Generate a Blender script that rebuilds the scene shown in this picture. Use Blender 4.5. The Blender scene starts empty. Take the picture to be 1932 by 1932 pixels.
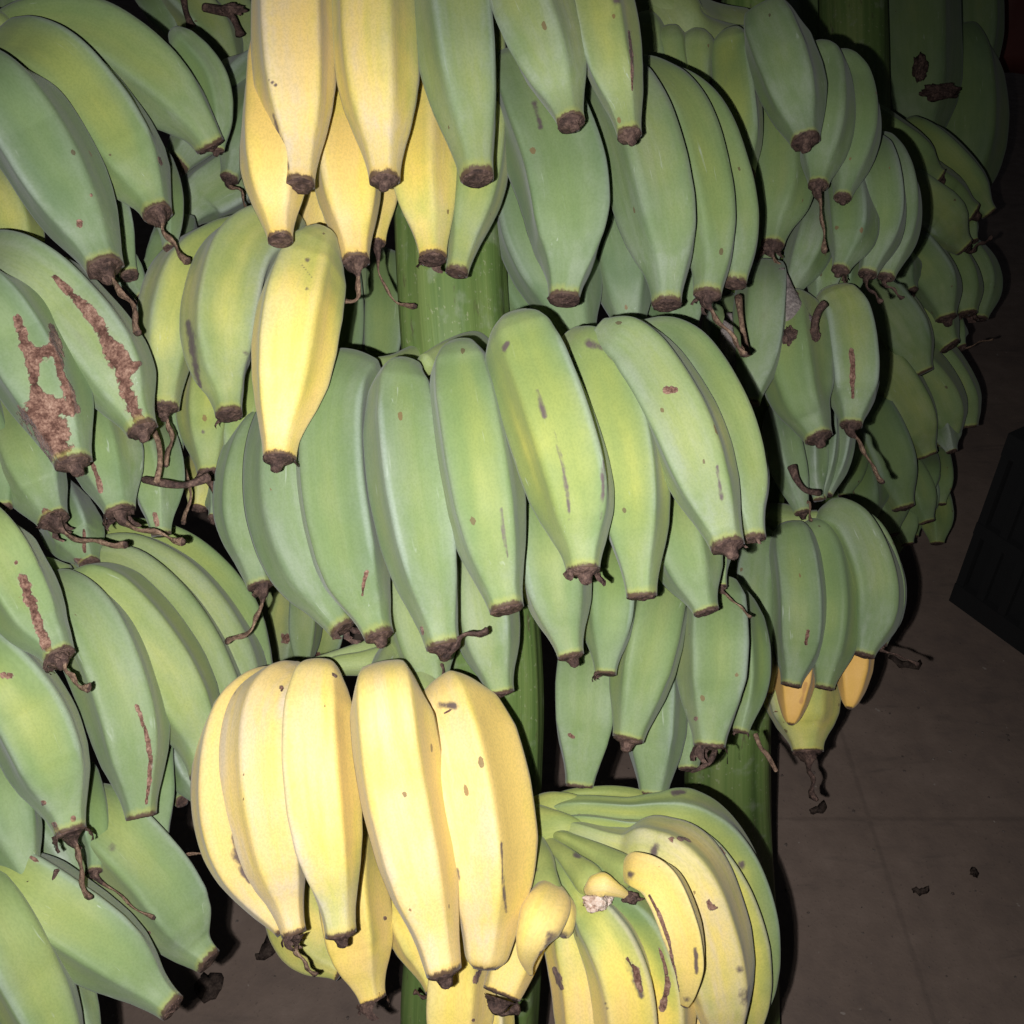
import bpy, math, random
import numpy as np
from mathutils import Vector, Matrix, noise as mnoise

# ------------------------------------------------------------------ camera, world, flash
S = bpy.context.scene
W = 1932.0                         # the measuring grid laid over the photograph
T = 0.499                          # tan(half field of view)
PITCH, CAM_Z = math.radians(38), 1.05
cam_d = bpy.data.cameras.new('camera'); cam = bpy.data.objects.new('camera', cam_d)
S.collection.objects.link(cam); S.camera = cam
cam_d.sensor_fit = 'HORIZONTAL'; cam_d.sensor_width = 36; cam_d.lens = 18 / T
cam_d.clip_start = .01; cam_d.clip_end = 50
cam.location = (0, 0, CAM_Z); cam.rotation_euler = (math.pi/2 - PITCH, 0, 0)
CM = Matrix.Translation((0, 0, CAM_Z)) @ Matrix.Rotation(math.pi/2 - PITCH, 4, 'X')
CR = np.array(CM.to_3x3()); CT = np.array(CM.translation)

wd = bpy.data.worlds.new('World'); S.world = wd; wd.use_nodes = True
wd.node_tree.nodes['Background'].inputs[0].default_value = (.55, .6, .7, 1)
wd.node_tree.nodes['Background'].inputs[1].default_value = .02

def flash(name, off, power):       # the phone's two flash diodes, left of and just below the lens
    l = bpy.data.lights.new(name, 'SPOT'); l.energy = power; l.color = (1, .985, .955)
    l.spot_size = math.radians(118); l.spot_blend = 1; l.shadow_soft_size = .0022
    o = bpy.data.objects.new(name, l); S.collection.objects.link(o)
    loc = CM @ Vector(off); tgt = CM @ Vector((-.075, -.08, -.62))
    o.location = loc; o.rotation_euler = (tgt - loc).to_track_quat('-Z', 'Y').to_euler()
flash('phone_flash', (-.027, -.010, 0), 23)
flash('phone_flash', (-.021, -.012, 0), 3)

S.view_settings.view_transform = 'Standard'; S.view_settings.look = 'None'
S.view_settings.exposure = 0; S.view_settings.gamma = 1
S.render.engine = 'CYCLES'
S.cycles.use_denoising = True; S.cycles.max_bounces = 2; S.cycles.diffuse_bounces = 2; S.cycles.adaptive_threshold = .03

# ------------------------------------------------------------------ helpers
def at(x, y, d):                   # a point seen at (x, y) of the measuring grid, d metres deep
    p = np.array([(x - W/2)/W*2*T*d, -(y - W/2)/W*2*T*d, -d]); return CR @ p + CT
def px2m(r, d): return r / W * 2 * T * d
def project(P):
    q = (P - CT) @ CR; d = -q[:, 2]
    return q[:, 0]/d/(2*T)*W + W/2, -q[:, 1]/d/(2*T)*W + W/2, d
def floor_at(x, y, z=0.0):
    dr = at(x, y, 1) - CT; k = (z - CT[2]) / dr[2]; return CT + dr*k
def catmull(P, n):
    P = np.array(P, float)
    if len(P) == 2: P = np.array([P[0], (P[0]+P[1])/2, P[1]])
    Q = np.vstack([2*P[0]-P[1], P, 2*P[-1]-P[-2]]); out = []; idx = []
    k = 24
    for i in range(1, len(Q)-2):
        p0, p1, p2, p3 = Q[i-1], Q[i], Q[i+1], Q[i+2]
        for j in range(k):
            t = j/k; out.append(.5*((2*p1)+(-p0+p2)*t+(2*p0-5*p1+4*p2-p3)*t*t+(-p0+3*p1-3*p2+p3)*t**3))
    out.append(P[-1]); out = np.array(out)
    L = np.concatenate([[0], np.cumsum(np.linalg.norm(np.diff(out[:, :3], axis=0), axis=1))])
    s = np.linspace(0, L[-1], n)
    return np.stack([np.interp(s, L, out[:, c]) for c in range(out.shape[1])], 1), L[-1]
def frames(C):                     # side and facing vectors along a spine; 'facing' leans to the viewer
    Tn = np.gradient(C, axis=0); Tn /= np.linalg.norm(Tn, axis=1)[:, None]
    m = len(C)//2; v = CT - C[m]; N = np.zeros_like(C)
    v = v - Tn[m]*np.dot(v, Tn[m]); N[m] = v/np.linalg.norm(v)
    for rng in (range(m+1, len(C)), range(m-1, -1, -1)):
        for i in rng:
            q = N[i-1] if i > m else N[i+1]
            q = q - Tn[i]*np.dot(q, Tn[i]); N[i] = q/np.linalg.norm(q)
    return Tn, N, np.cross(Tn, N)
def pl(s, tab):
    x = [a for a, b in tab]; y = [b for a, b in tab]
    # smooth interpolation of a small table
    xs = np.linspace(0, 1, 201); v = np.interp(xs, x, y); k = np.array([1, 2, 3, 4, 3, 2, 1.]); k /= k.sum()
    v2 = np.convolve(np.pad(v, 3, 'edge'), k, 'valid'); return np.interp(s, xs, v2)
def mesh_obj(name, V, F, mat, parent, smooth=True, mats=None, fm=None):
    me = bpy.data.meshes.new(name); me.from_pydata([tuple(v) for v in V], [], F); me.update()
    for m in (mats or [mat]): me.materials.append(m)
    if smooth: me.shade_smooth()
    if fm is not None: me.polygons.foreach_set('material_index', fm)
    o = bpy.data.objects.new(name, me); S.collection.objects.link(o)
    if parent is not None: o.parent = parent
    return o
def set_attr(me, name, arr, typ):
    a = me.attributes.new(name, typ, 'POINT')
    a.data.foreach_set({'FLOAT_COLOR': 'color', 'FLOAT_VECTOR': 'vector', 'FLOAT': 'value'}[typ], np.asarray(arr, np.float32).ravel())
def grid_faces(n, m, closed=True):
    F = []
    for i in range(n-1):
        for j in range(m if closed else m-1):
            a = i*m + j; b = i*m + (j+1) % m; F.append((a, b, b+m, a+m))
    return F
def empty(name, parent=None):
    o = bpy.data.objects.new(name, None); o.empty_display_size = .02; S.collection.objects.link(o)
    if parent is not None: o.parent = parent
    return o

# ------------------------------------------------------------------ materials
class G:                           # terse node graph writer
    def __init__(s, name):
        s.m = bpy.data.materials.new(name); s.m.use_nodes = True; s.t = s.m.node_tree
        s.b = s.t.nodes['Principled BSDF']
    def n(s, typ, **kw):
        o = s.t.nodes.new(typ)
        for k, v in kw.items(): setattr(o, k, v)
        return o
    def put(s, sock, v):
        if isinstance(v, bpy.types.NodeSocket): s.t.links.new(v, sock)
        elif v is not None: sock.default_value = v
    def math(s, op, a, b=None, c=None, clamp=False):
        o = s.n('ShaderNodeMath', operation=op, use_clamp=clamp)
        for i, v in enumerate((a, b, c)): s.put(o.inputs[i], v)
        return o.outputs[0]
    def mix(s, f, a, b, bt='MIX'):
        o = s.n('ShaderNodeMix', data_type='RGBA', blend_type=bt)
        c = lambda v: v if isinstance(v, bpy.types.NodeSocket) else (*v, 1)
        s.put(o.inputs[0], f); s.put(o.inputs[6], c(a)); s.put(o.inputs[7], c(b)); return o.outputs[2]
    def attr(s, name):
        return s.n('ShaderNodeAttribute', attribute_name=name)
    def scale(s, v, k):
        o = s.n('ShaderNodeVectorMath', operation='MULTIPLY'); s.put(o.inputs[0], v); o.inputs[1].default_value = k; return o.outputs[0]
    def noise(s, v, sc=1.0, det=3, rough=.55, dist=0):
        o = s.n('ShaderNodeTexNoise'); s.put(o.inputs['Vector'], v); o.inputs['Scale'].default_value = sc
        o.inputs['Detail'].default_value = det; o.inputs['Roughness'].default_value = rough; o.inputs['Distortion'].default_value = dist
        return o.outputs['Fac']
    def step(s, v, lo, hi, a=0.0, b=1.0):
        o = s.n('ShaderNodeMapRange', interpolation_type='SMOOTHSTEP'); s.put(o.inputs[0], v)
        for i, q in enumerate((lo, hi, a, b)): o.inputs[i+1].default_value = q
        return o.outputs[0]
    def ramp(s, f, stops):
        o = s.n('ShaderNodeValToRGB'); s.put(o.inputs[0], f); e = o.color_ramp.elements
        while len(e) < len(stops): e.new(.5)
        for q, (p, c) in zip(e, stops): q.position = p; q.color = (*c, 1)
        return o.outputs[0]
    def bump(s, h, strength, dist=.001, nrm=None):
        o = s.n('ShaderNodeBump'); s.put(o.inputs['Height'], h); o.inputs['Strength'].default_value = strength
        o.inputs['Distance'].default_value = dist; s.put(o.inputs['Normal'], nrm); return o.outputs[0]
    def sep(s, c):
        o = s.n('ShaderNodeSeparateColor'); s.put(o.inputs[0], c); return o.outputs

def skin_material():
    g = G('banana_skin'); bc = g.attr('bc').outputs['Vector']
    A = g.attr('skin_a'); B = g.attr('skin_b')
    ripe, ridge, s = g.sep(A.outputs['Color'])[:3]; wax = A.outputs['Alpha']
    scar, bruise, rnd = g.sep(B.outputs['Color'])[:3]; green_fleck = B.outputs['Alpha']
    streak = g.noise(g.scale(bc, (230, 230, 9)), 1, 2)
    wide = g.noise(g.scale(bc, (75, 75, 14)), 1, 1)
    patch = g.noise(bc, 38, 2)
    dots = g.noise(bc, 800, 2, .6)
    rag = g.noise(bc, 260, 4, .68)
    amp = g.step(ripe, .1, .7, .45, 1.25)          # ripening fruit is blotchier than green fruit
    q = g.math('ADD', g.math('MULTIPLY', g.math('SUBTRACT', wide, .5), .36), g.math('MULTIPLY', g.math('SUBTRACT', patch, .5), .34))
    q = g.math('ADD', q, g.math('MULTIPLY', g.math('SUBTRACT', streak, .5), .10))
    r = g.math('ADD', ripe, g.math('MULTIPLY', q, amp))
    r = g.math('ADD', r, g.math('SUBTRACT', .08, g.math('MULTIPLY', ridge, .17)), clamp=True)
    col = g.ramp(r, [(0, (.120, .188, .088)), (.2, (.168, .242, .085)), (.40, (.27, .318, .088)),
                     (.6, (.50, .48, .105)), (.8, (.75, .585, .12)), (1, (.80, .57, .165))])
    # bloom of wax: blue-grey on green skin, buff on ripe skin, thickest on the ridges and the neck
    waxc = g.mix(g.step(ripe, .3, .8), (.288, .335, .272), (.64, .53, .38))
    smudge = g.noise(g.scale(bc, (48, 48, 24)), 1, 5, .72)
    wf = g.math('MULTIPLY', g.math('MULTIPLY', wax, g.step(smudge, .38, .60, .65, 1.2)), g.step(g.math('ADD', g.math('MULTIPLY', wide, .55), g.math('MULTIPLY', streak, .45)), .28, .68, .35, 1.15), clamp=True)
    col = g.mix(wf, col, waxc)
    # ridge lines a shade greyer and violet
    rl = g.step(ridge, .75, 1.0, 0, .34)
    col = g.mix(rl, col, g.mix(g.step(ripe, .3, .8), (.35, .41, .38), (.60, .51, .43)))
    col = g.mix(g.step(dots, .36, .60, .26, 0), col, g.mix(.5, col, (.06, .10, .03)))
    spk = g.step(dots, .70, .76, 0, .6)
    col = g.mix(g.math('MULTIPLY', spk, g.step(patch, .48, .62)), col, g.mix(g.step(ripe, .4, .8), (.085, .15, .05), (.35, .22, .08)))
    col = g.mix(g.step(smudge, .62, .80, 0, .4), col, g.mix(g.step(ripe, .35, .8), (.17, .20, .11), (.40, .30, .20)))
    # soft bruises, then cork scars with ragged edges
    lump = g.noise(bc, 120, 2, .5)
    bv = g.math('ADD', bruise, g.math('MULTIPLY', g.math('SUBTRACT', rag, .5), .9))
    bf = g.math('MULTIPLY', g.step(g.math('ADD', bv, g.math('MULTIPLY', g.math('SUBTRACT', lump, .5), 1.1)), .30, .95, 0, .95), g.step(bruise, .12, .45))
    col = g.mix(bf, col, g.mix(rag, (.05, .035, .042), (.15, .11, .115)))
    sv = g.math('ADD', scar, g.math('MULTIPLY', g.math('SUBTRACT', rag, .5), 1.0))
    sv = g.math('ADD', sv, g.math('MULTIPLY', g.math('SUBTRACT', lump, .5), .95))
    sv = g.math('SUBTRACT', g.math('MULTIPLY', sv, g.step(scar, .05, .3)), g.step(scar, .3, .05, 0, .5))
    halo = g.step(sv, .30, .50, 0, .45)
    col = g.mix(halo, col, (.30, .30, .20))
    sf = g.step(sv, .44, .53)
    cork = g.math('ADD', g.math('MULTIPLY', rag, .5), g.math('ADD', g.math('MULTIPLY', dots, .25), g.math('MULTIPLY', lump, .25)))
    col = g.mix(sf, col, g.ramp(cork, [(.38, (.05, .024, .018)), (.47, (.115, .058, .044)), (.56, (.24, .14, .105)), (.66, (.40, .27, .21))]))
    vo = g.n('ShaderNodeTexVoronoi'); g.put(vo.inputs['Vector'], g.scale(bc, (1, 1, .6))); vo.inputs['Scale'].default_value = 95
    vr = g.sep(vo.outputs['Color'])
    spot = g.math('LESS_THAN', g.math('ADD', vo.outputs['Distance'], g.math('MULTIPLY', g.math('SUBTRACT', rag, .5), .22)), g.math('MULTIPLY', vr[0], .15))
    col = g.mix(g.math('MULTIPLY', g.math('MULTIPLY', spot, g.math('LESS_THAN', vr[1], .22)), .75), col, g.mix(vr[2], (.07, .045, .03), (.20, .11, .05)))
    # pale rub marks where the bloom was wiped off
    rub = g.noise(g.scale(bc, (420, 420, 38)), 1, 2, .5, .8)
    col = g.mix(g.math('MULTIPLY', g.step(rub, .66, .74, 0, .5), g.step(patch, .5, .66)), col, g.mix(g.step(ripe, .3, .8), (.40, .46, .38), (.60, .45, .20)))
    col = g.mix(g.math('MULTIPLY', green_fleck, .85), col, g.mix(patch, (.58, .27, .05), (.74, .42, .12)))
    # yellowed, then brown ring where the flower was
    e = g.math('ADD', s, g.math('MULTIPLY', g.math('SUBTRACT', rag, .5), .03))
    col = g.mix(g.step(e, .962, .99, 0, .45), col, g.mix(g.step(ripe, .3, .8), (.36, .37, .08), (.72, .47, .08)))
    col = g.mix(g.step(e, .982, .994, 0, .95), col, (.075, .042, .032))
    g.put(g.b.inputs['Base Color'], col)
    rg = g.step(wide, .3, .7, .64, .5)
    g.put(g.b.inputs['Roughness'], g.mix(sf, g.mix(wf, rg, (.62, .62, .62)), (.95, .95, .95)))
    g.b.inputs['Specular IOR Level'].default_value = .17
    g.b.inputs['Sheen Weight'].default_value = .13; g.b.inputs['Sheen Roughness'].default_value = .45
    g.b.inputs['Sheen Tint'].default_value = (.86, .88, .95, 1)
    g.b.inputs['Subsurface Weight'].default_value = 0
    h = g.math('ADD', g.math('MULTIPLY', streak, .4), g.math('MULTIPLY', sf, g.math('MULTIPLY', rag, 4.0)))
    g.put(g.b.inputs['Normal'], g.bump(h, .55, .0009))
    return g.m
def stalk_material():
    g = G('stalk_skin'); bc = g.attr('bc').outputs['Vector']
    st = g.noise(g.scale(bc, (160, 160, 4)), 1, 3); wide = g.noise(g.scale(bc, (45, 45, 6)), 1, 2); p = g.noise(bc, 60, 4)
    f = g.math('ADD', g.math('MULTIPLY', st, .5), g.math('MULTIPLY', wide, .5))
    col = g.ramp(f, [(.3, (.06, .115, .03)), (.5, (.12, .185, .052)), (.72, (.20, .25, .085))])
    col = g.mix(g.step(p, .55, .75, 0, .5), col, (.25, .29, .20))
    col = g.mix(g.step(g.noise(g.scale(bc, (120, 120, 30)), 1, 4, .7), .60, .70, 0, .75), col, (.085, .075, .04))
    col = g.mix(g.step(g.noise(bc, 300, 3), .62, .72, 0, .5), col, (.33, .34, .22))
    g.put(g.b.inputs['Base Color'], col); g.b.inputs['Roughness'].default_value = .5
    g.b.inputs['Specular IOR Level'].default_value = .35
    g.put(g.b.inputs['Normal'], g.bump(st, .6, .0015)); return g.m
def dried_material(name, dark, mid, light):
    g = G(name); tc = g.n('ShaderNodeTexCoord').outputs['Object']
    a = g.noise(tc, 420, 4, .7); b = g.noise(tc, 130, 3)
    col = g.ramp(g.math('ADD', g.math('MULTIPLY', a, .6), g.math('MULTIPLY', b, .4)), [(.36, dark), (.5, mid), (.66, light)])
    g.put(g.b.inputs['Base Color'], col); g.b.inputs['Roughness'].default_value = .8
    g.b.inputs['Specular IOR Level'].default_value = .25
    g.put(g.b.inputs['Normal'], g.bump(a, .9, .0018)); return g.m
M = dict(skin=skin_material(), stalk=stalk_material(),
         dried=dried_material('dried_flower', (.028, .018, .016), (.075, .045, .038), (.19, .12, .095)),
         straw=dried_material('dried_style', (.05, .03, .022), (.16, .10, .07), (.36, .25, .17)),
         flesh=dried_material('banana_flesh', (.30, .17, .12), (.62, .48, .40), (.80, .72, .66)),
         
         bract=dried_material('dried_bract', (.10, .085, .085), (.20, .17, .165), (.33, .29, .27)))

JY, JX = float(floor_at(1700, 1545)[1]), float(floor_at(1690, 1700)[0])
def floor_material():
    g = G('concrete'); tc = g.n('ShaderNodeTexCoord').outputs['Object']
    a = g.noise(tc, 3.5, 5, .6); b = g.noise(tc, 28, 5, .65); c = g.noise(tc, 260, 3); sm = g.noise(g.scale(tc, (7, 30, 1)), 1, 3, .6, .6)
    col = g.ramp(g.math('ADD', g.math('MULTIPLY', a, .55), g.math('MULTIPLY', b, .45)), [(.3, (.14, .102, .088)), (.5, (.20, .146, .120)), (.7, (.26, .194, .162))])
    col = g.mix(g.step(sm, .58, .72, 0, .35), col, (.085, .068, .062))
    col = g.mix(g.step(c, .62, .74, 0, .6), col, (.07, .055, .05))
    col = g.mix(g.step(g.noise(tc, 75, 2), .72, .76, 0, .7), col, (.36, .31, .28))
    sx = g.n('ShaderNodeSeparateXYZ'); g.put(sx.inputs[0], tc)      # faint joints between poured slabs
    jd = g.math('MINIMUM', g.math('ABSOLUTE', g.math('SUBTRACT', sx.outputs[1], JY)), g.math('ABSOLUTE', g.math('SUBTRACT', sx.outputs[0], JX)))
    jf = g.step(g.math('ADD', jd, g.math('MULTIPLY', g.math('SUBTRACT', b, .5), .006)), .0045, .001, 0, .22)
    col = g.mix(jf, col, (.06, .045, .04))
    g.put(g.b.inputs['Base Color'], col); g.put(g.b.inputs['Roughness'], g.step(b, .3, .7, .75, .55))
    g.put(g.b.inputs['Normal'], g.bump(g.math('ADD', b, g.math('MULTIPLY', c, .4)), .3, .003)); return g.m
def plain(name, col, rough, var=.3, sc=30):
    g = G(name); tc = g.n('ShaderNodeTexCoord').outputs['Object']; a = g.noise(tc, sc, 4)
    g.put(g.b.inputs['Base Color'], g.mix(a, tuple(c*(1-var) for c in col), tuple(c*(1+var) for c in col)))
    g.b.inputs['Roughness'].default_value = rough; g.put(g.b.inputs['Normal'], g.bump(a, .3, .002)); return g.m
M['orange'] = plain('split_flesh', (.66, .36, .085), .5, .16, 45)

# ------------------------------------------------------------------ setting
fl = mesh_obj('floor', [(-6, -3, 0), (6, -3, 0), (6, 9, 0), (-6, 9, 0)], [(0, 1, 2, 3)], floor_material(), None, False); fl['kind'] = 'structure'

# ------------------------------------------------------------------ builders of fruit
PROF = {
 'std':  [(0, .36), (.03, .52), (.07, .70), (.13, .86), (.22, .96), (.38, 1.0), (.57, 1.0), (.68, .95), (.76, .85), (.83, .68), (.885, .51), (.93, .41), (.965, .355), (1, .335)],
 'slim': [(0, .36), (.04, .55), (.1, .75), (.2, .92), (.38, 1.0), (.55, .98), (.68, .88), (.78, .72), (.86, .55), (.92, .44), (.965, .40), (1, .39)],
 'fat':  [(0, .40), (.02, .58), (.05, .76), (.1, .90), (.2, .98), (.4, 1.0), (.6, 1.0), (.72, .95), (.8, .83), (.87, .62), (.93, .44), (.97, .365), (1, .34)],
 'round':[(0, .36), (.03, .52), (.07, .70), (.13, .86), (.25, .97), (.42, 1.0), (.6, .96), (.74, .80), (.85, .60), (.93, .48), (.97, .42), (.99, .34), (1, .2)],
 'cut':  [(0, .30), (.1, .5), (.25, .85), (.4, 1.0), (.6, 1.0), (.8, .95), (.93, .85), (1, .78)],
 'plump':[(0, .40), (.04, .58), (.1, .80), (.25, .96), (.48, 1.0), (.64, .94), (.77, .78), (.87, .60), (.94, .48), (1, .42)],
 'drop': [(0, .5), (.2, .9), (.45, 1), (.7, .86), (.85, .62), (.94, .40), (.985, .22), (1, .06)],
 'strip': [(0, .42), (.06, .70), (.15, .88), (.32, 1), (.55, .95), (.72, .76), (.86, .5), (.95, .32), (1, .2)],
 'tube': [(0, 1), (1, 1)],
}
def ped_prof(f, r0=.36):           # a stem over the first part f, then the body
    base = [(.0, r0*1.15), (f*.35, r0*.95), (f*.8, r0), (f, r0*1.35)]
    for s, v in [(.03, .66), (.08, .84), (.17, .95), (.34, 1.0), (.55, .99), (.68, .92), (.77, .79), (.84, .62), (.9, .48), (.95, .41), (1, .38)]:
        base.append((f + s*(1-f), v))
    return base
rnd = random.Random(7)
HAND = None; UID = [0]
def spine(txt, d, top, tipo):
    P = []; raw = [tuple(float(v) for v in q.split(',')) for q in txt.split()]
    n = len(raw)
    for i, q in enumerate(raw):
        t = i/(n-1)
        off = q[2] if len(q) > 2 else (top*max(0, 1 - t/.55)**1.7 + tipo*max(0, (t-.5)/.5)**2)
        P.append(at(q[0], q[1], d + off))
    return P
def field(V, N, marks):            # stain marks given as brush strokes (x, y, r; ...) on the side that faces the viewer
    f = np.zeros(len(V))
    if not marks: return f
    X, Y, D = project(V); facing = ((CT - V)*N).sum(1) > 0
    for m in marks:
        q = [tuple(float(v) for v in p.split(',')) for p in m.split()]
        if len(q) == 1: q = q*2
        for (x0, y0, r0), (x1, y1, r1) in zip(q[:-1], q[1:]):
            dx, dy = x1-x0, y1-y0; L2 = dx*dx+dy*dy + 1e-9
            t = np.clip(((X-x0)*dx + (Y-y0)*dy)/L2, 0, 1); rr = r0 + (r1-r0)*t
            dist = np.hypot(X-x0-t*dx, Y-y0-t*dy)
            f = np.maximum(f, np.where(facing, np.clip(1 - .55*dist/rr, 0, 1), 0))
    return f
def banana(pts, hw, d, ripe=.2, roll=None, n=None, prof='std', top=.045, tipo=-.009, scar=(), bruise=(), wax=.34,
           style=None, tip='auto', soft=None, flake=False, res=1.0, dstyle=-.012, straw=True, orange=0):
    UID[0] += 1; r = random.Random(UID[0]*13 + 5)
    NR, NS = (96, 150) if (scar or bruise) else (52, 58)
    P = spine(pts, d, top, tipo); C, L = catmull(P, NS)
    # a shade of waviness so no two fruits share an outline
    hwm = px2m(hw*1.045, d); s = np.linspace(0, 1, NS)
    Tn, N, Bn = frames(C)
    C = C + N*(hwm*.05*np.sin(s*5 + r.random()*6)[:, None]) + Bn*(hwm*.04*np.sin(s*4 + r.random()*6)[:, None])
    R = pl(s, PROF[prof] if isinstance(prof, str) else prof)*hwm
    if prof in ('std', 'fat'):                         # between bottle-necked and plump
        u = r.random()**1.3*.9; R = R*(1-u) + pl(s, PROF['plump'])*hwm*u
    n = n or r.choice([4, 5, 5]); roll = math.radians(roll) if roll is not None else r.random()*6.28
    ang = np.linspace(0, 2*np.pi, NR, endpoint=False)
    ak = roll + np.arange(n)*2*np.pi/n + np.array([r.uniform(-.16, .16) for _ in range(n)])
    p = soft or r.uniform(14, 24)
    sec = (np.clip(np.cos(ang[:, None] - ak[None, :]), 0, 1)**p).sum(1)**(-1/p)
    rmin, rmax = sec.min(), sec.max(); ridge0 = (sec - rmin)/(rmax - rmin)
    sec = 1 + (sec/((rmin+rmax)/2) - 1)*1.3
    rf = np.interp(s, [0, .08, .25, .7, .88, 1], [.25, .5, 1, 1, .6, .35])     # ridges fade towards both ends
    tw = r.uniform(-.25, .25)
    W_ = np.exp(26*(np.cos(ang[:, None] - ak[None, :]) - 1)); W_ /= W_.sum(1)[:, None]
    fw = W_ @ np.array([r.uniform(-.35, .75) for _ in range(n)]); fr = W_ @ np.array([r.uniform(-.07, .06) for _ in range(n)])
    V = np.zeros((NS, NR, 3)); RG = np.zeros((NS, NR)); BC = np.zeros((NS, NR, 3)); off = np.array([r.random()*9 for _ in range(3)])
    lump = [(r.random()*6.28, r.randint(1, 3), r.uniform(2, 6), r.random()*6.28) for _ in range(4)]
    for i in range(NS):
        a2 = ang + tw*(s[i]-.5)
        k = 1 + (sec - 1)*rf[i]
        lu = sum(.010*np.sin(m*ang + a0)*math.sin(f*s[i] + b0) for a0, m, f, b0 in lump)
        rr = R[i]*(k + lu)
        V[i] = C[i] + np.outer(rr*np.cos(a2), N[i]) + np.outer(rr*np.sin(a2), Bn[i])
        RG[i] = ridge0*min(1, rf[i])
        BC[i, :, 0] = np.cos(ang)*max(R[i], hwm*.5); BC[i, :, 1] = np.sin(ang)*max(R[i], hwm*.5); BC[i, :, 2] = s[i]*L
    V = V.reshape(-1, 3); F = grid_faces(NS, NR)
    nv = len(V); V = np.vstack([V, C[0], C[-1]])
    F += [(nv, (j+1) % NR, j) for j in range(NR)] + [(nv+1, (NS-1)*NR+j, (NS-1)*NR+(j+1) % NR) for j in range(NR)]
    o = mesh_obj('banana', V, F, M['skin'], HAND); me = o.data
    nrm = np.zeros(len(V)*3, np.float32); me.vertices.foreach_get('normal', nrm); nrm = nrm.reshape(-1, 3)
    if isinstance(ripe, (int, float)): ripe = (ripe-.04, ripe+.02, ripe-.04)
    sv = np.concatenate([np.repeat(s, NR), [0, 1]])
    rp = np.interp(sv, [0, .15, .55, .85, 1], [ripe[0], ripe[0], ripe[1], ripe[2], ripe[2]])
    rg = np.concatenate([RG.ravel(), [0, 0]])
    FW = np.concatenate([(rf[:, None]*fw[None, :]).ravel(), [0, 0]]); rp = rp + np.concatenate([(rf[:, None]*fr[None, :]).ravel(), [0, 0]])
    wx = wax*np.clip(.25 + FW + .75*rg**1.5, 0, 2) + wax*.55*np.clip((sv-.74)/.14, 0, 1) + wax*.7*np.clip((.16-sv)/.16, 0, 1)
    set_attr(me, 'bc', np.vstack([BC.reshape(-1, 3), [[0, 0, 0], [0, 0, L]]]) + off, 'FLOAT_VECTOR')
    set_attr(me, 'skin_a', np.stack([rp, rg, sv, np.clip(wx, 0, .95)], 1), 'FLOAT_COLOR')
    set_attr(me, 'skin_b', np.stack([field(V, nrm, scar), field(V, nrm, bruise), np.full(len(V), r.random()), np.full(len(V), float(orange))], 1), 'FLOAT_COLOR')
    if tip: dried_tip(C[-1], Tn[-1], N[-1], Bn[-1], R[-1], r, tip, style, flake, d, dstyle, straw)
    return o

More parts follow.
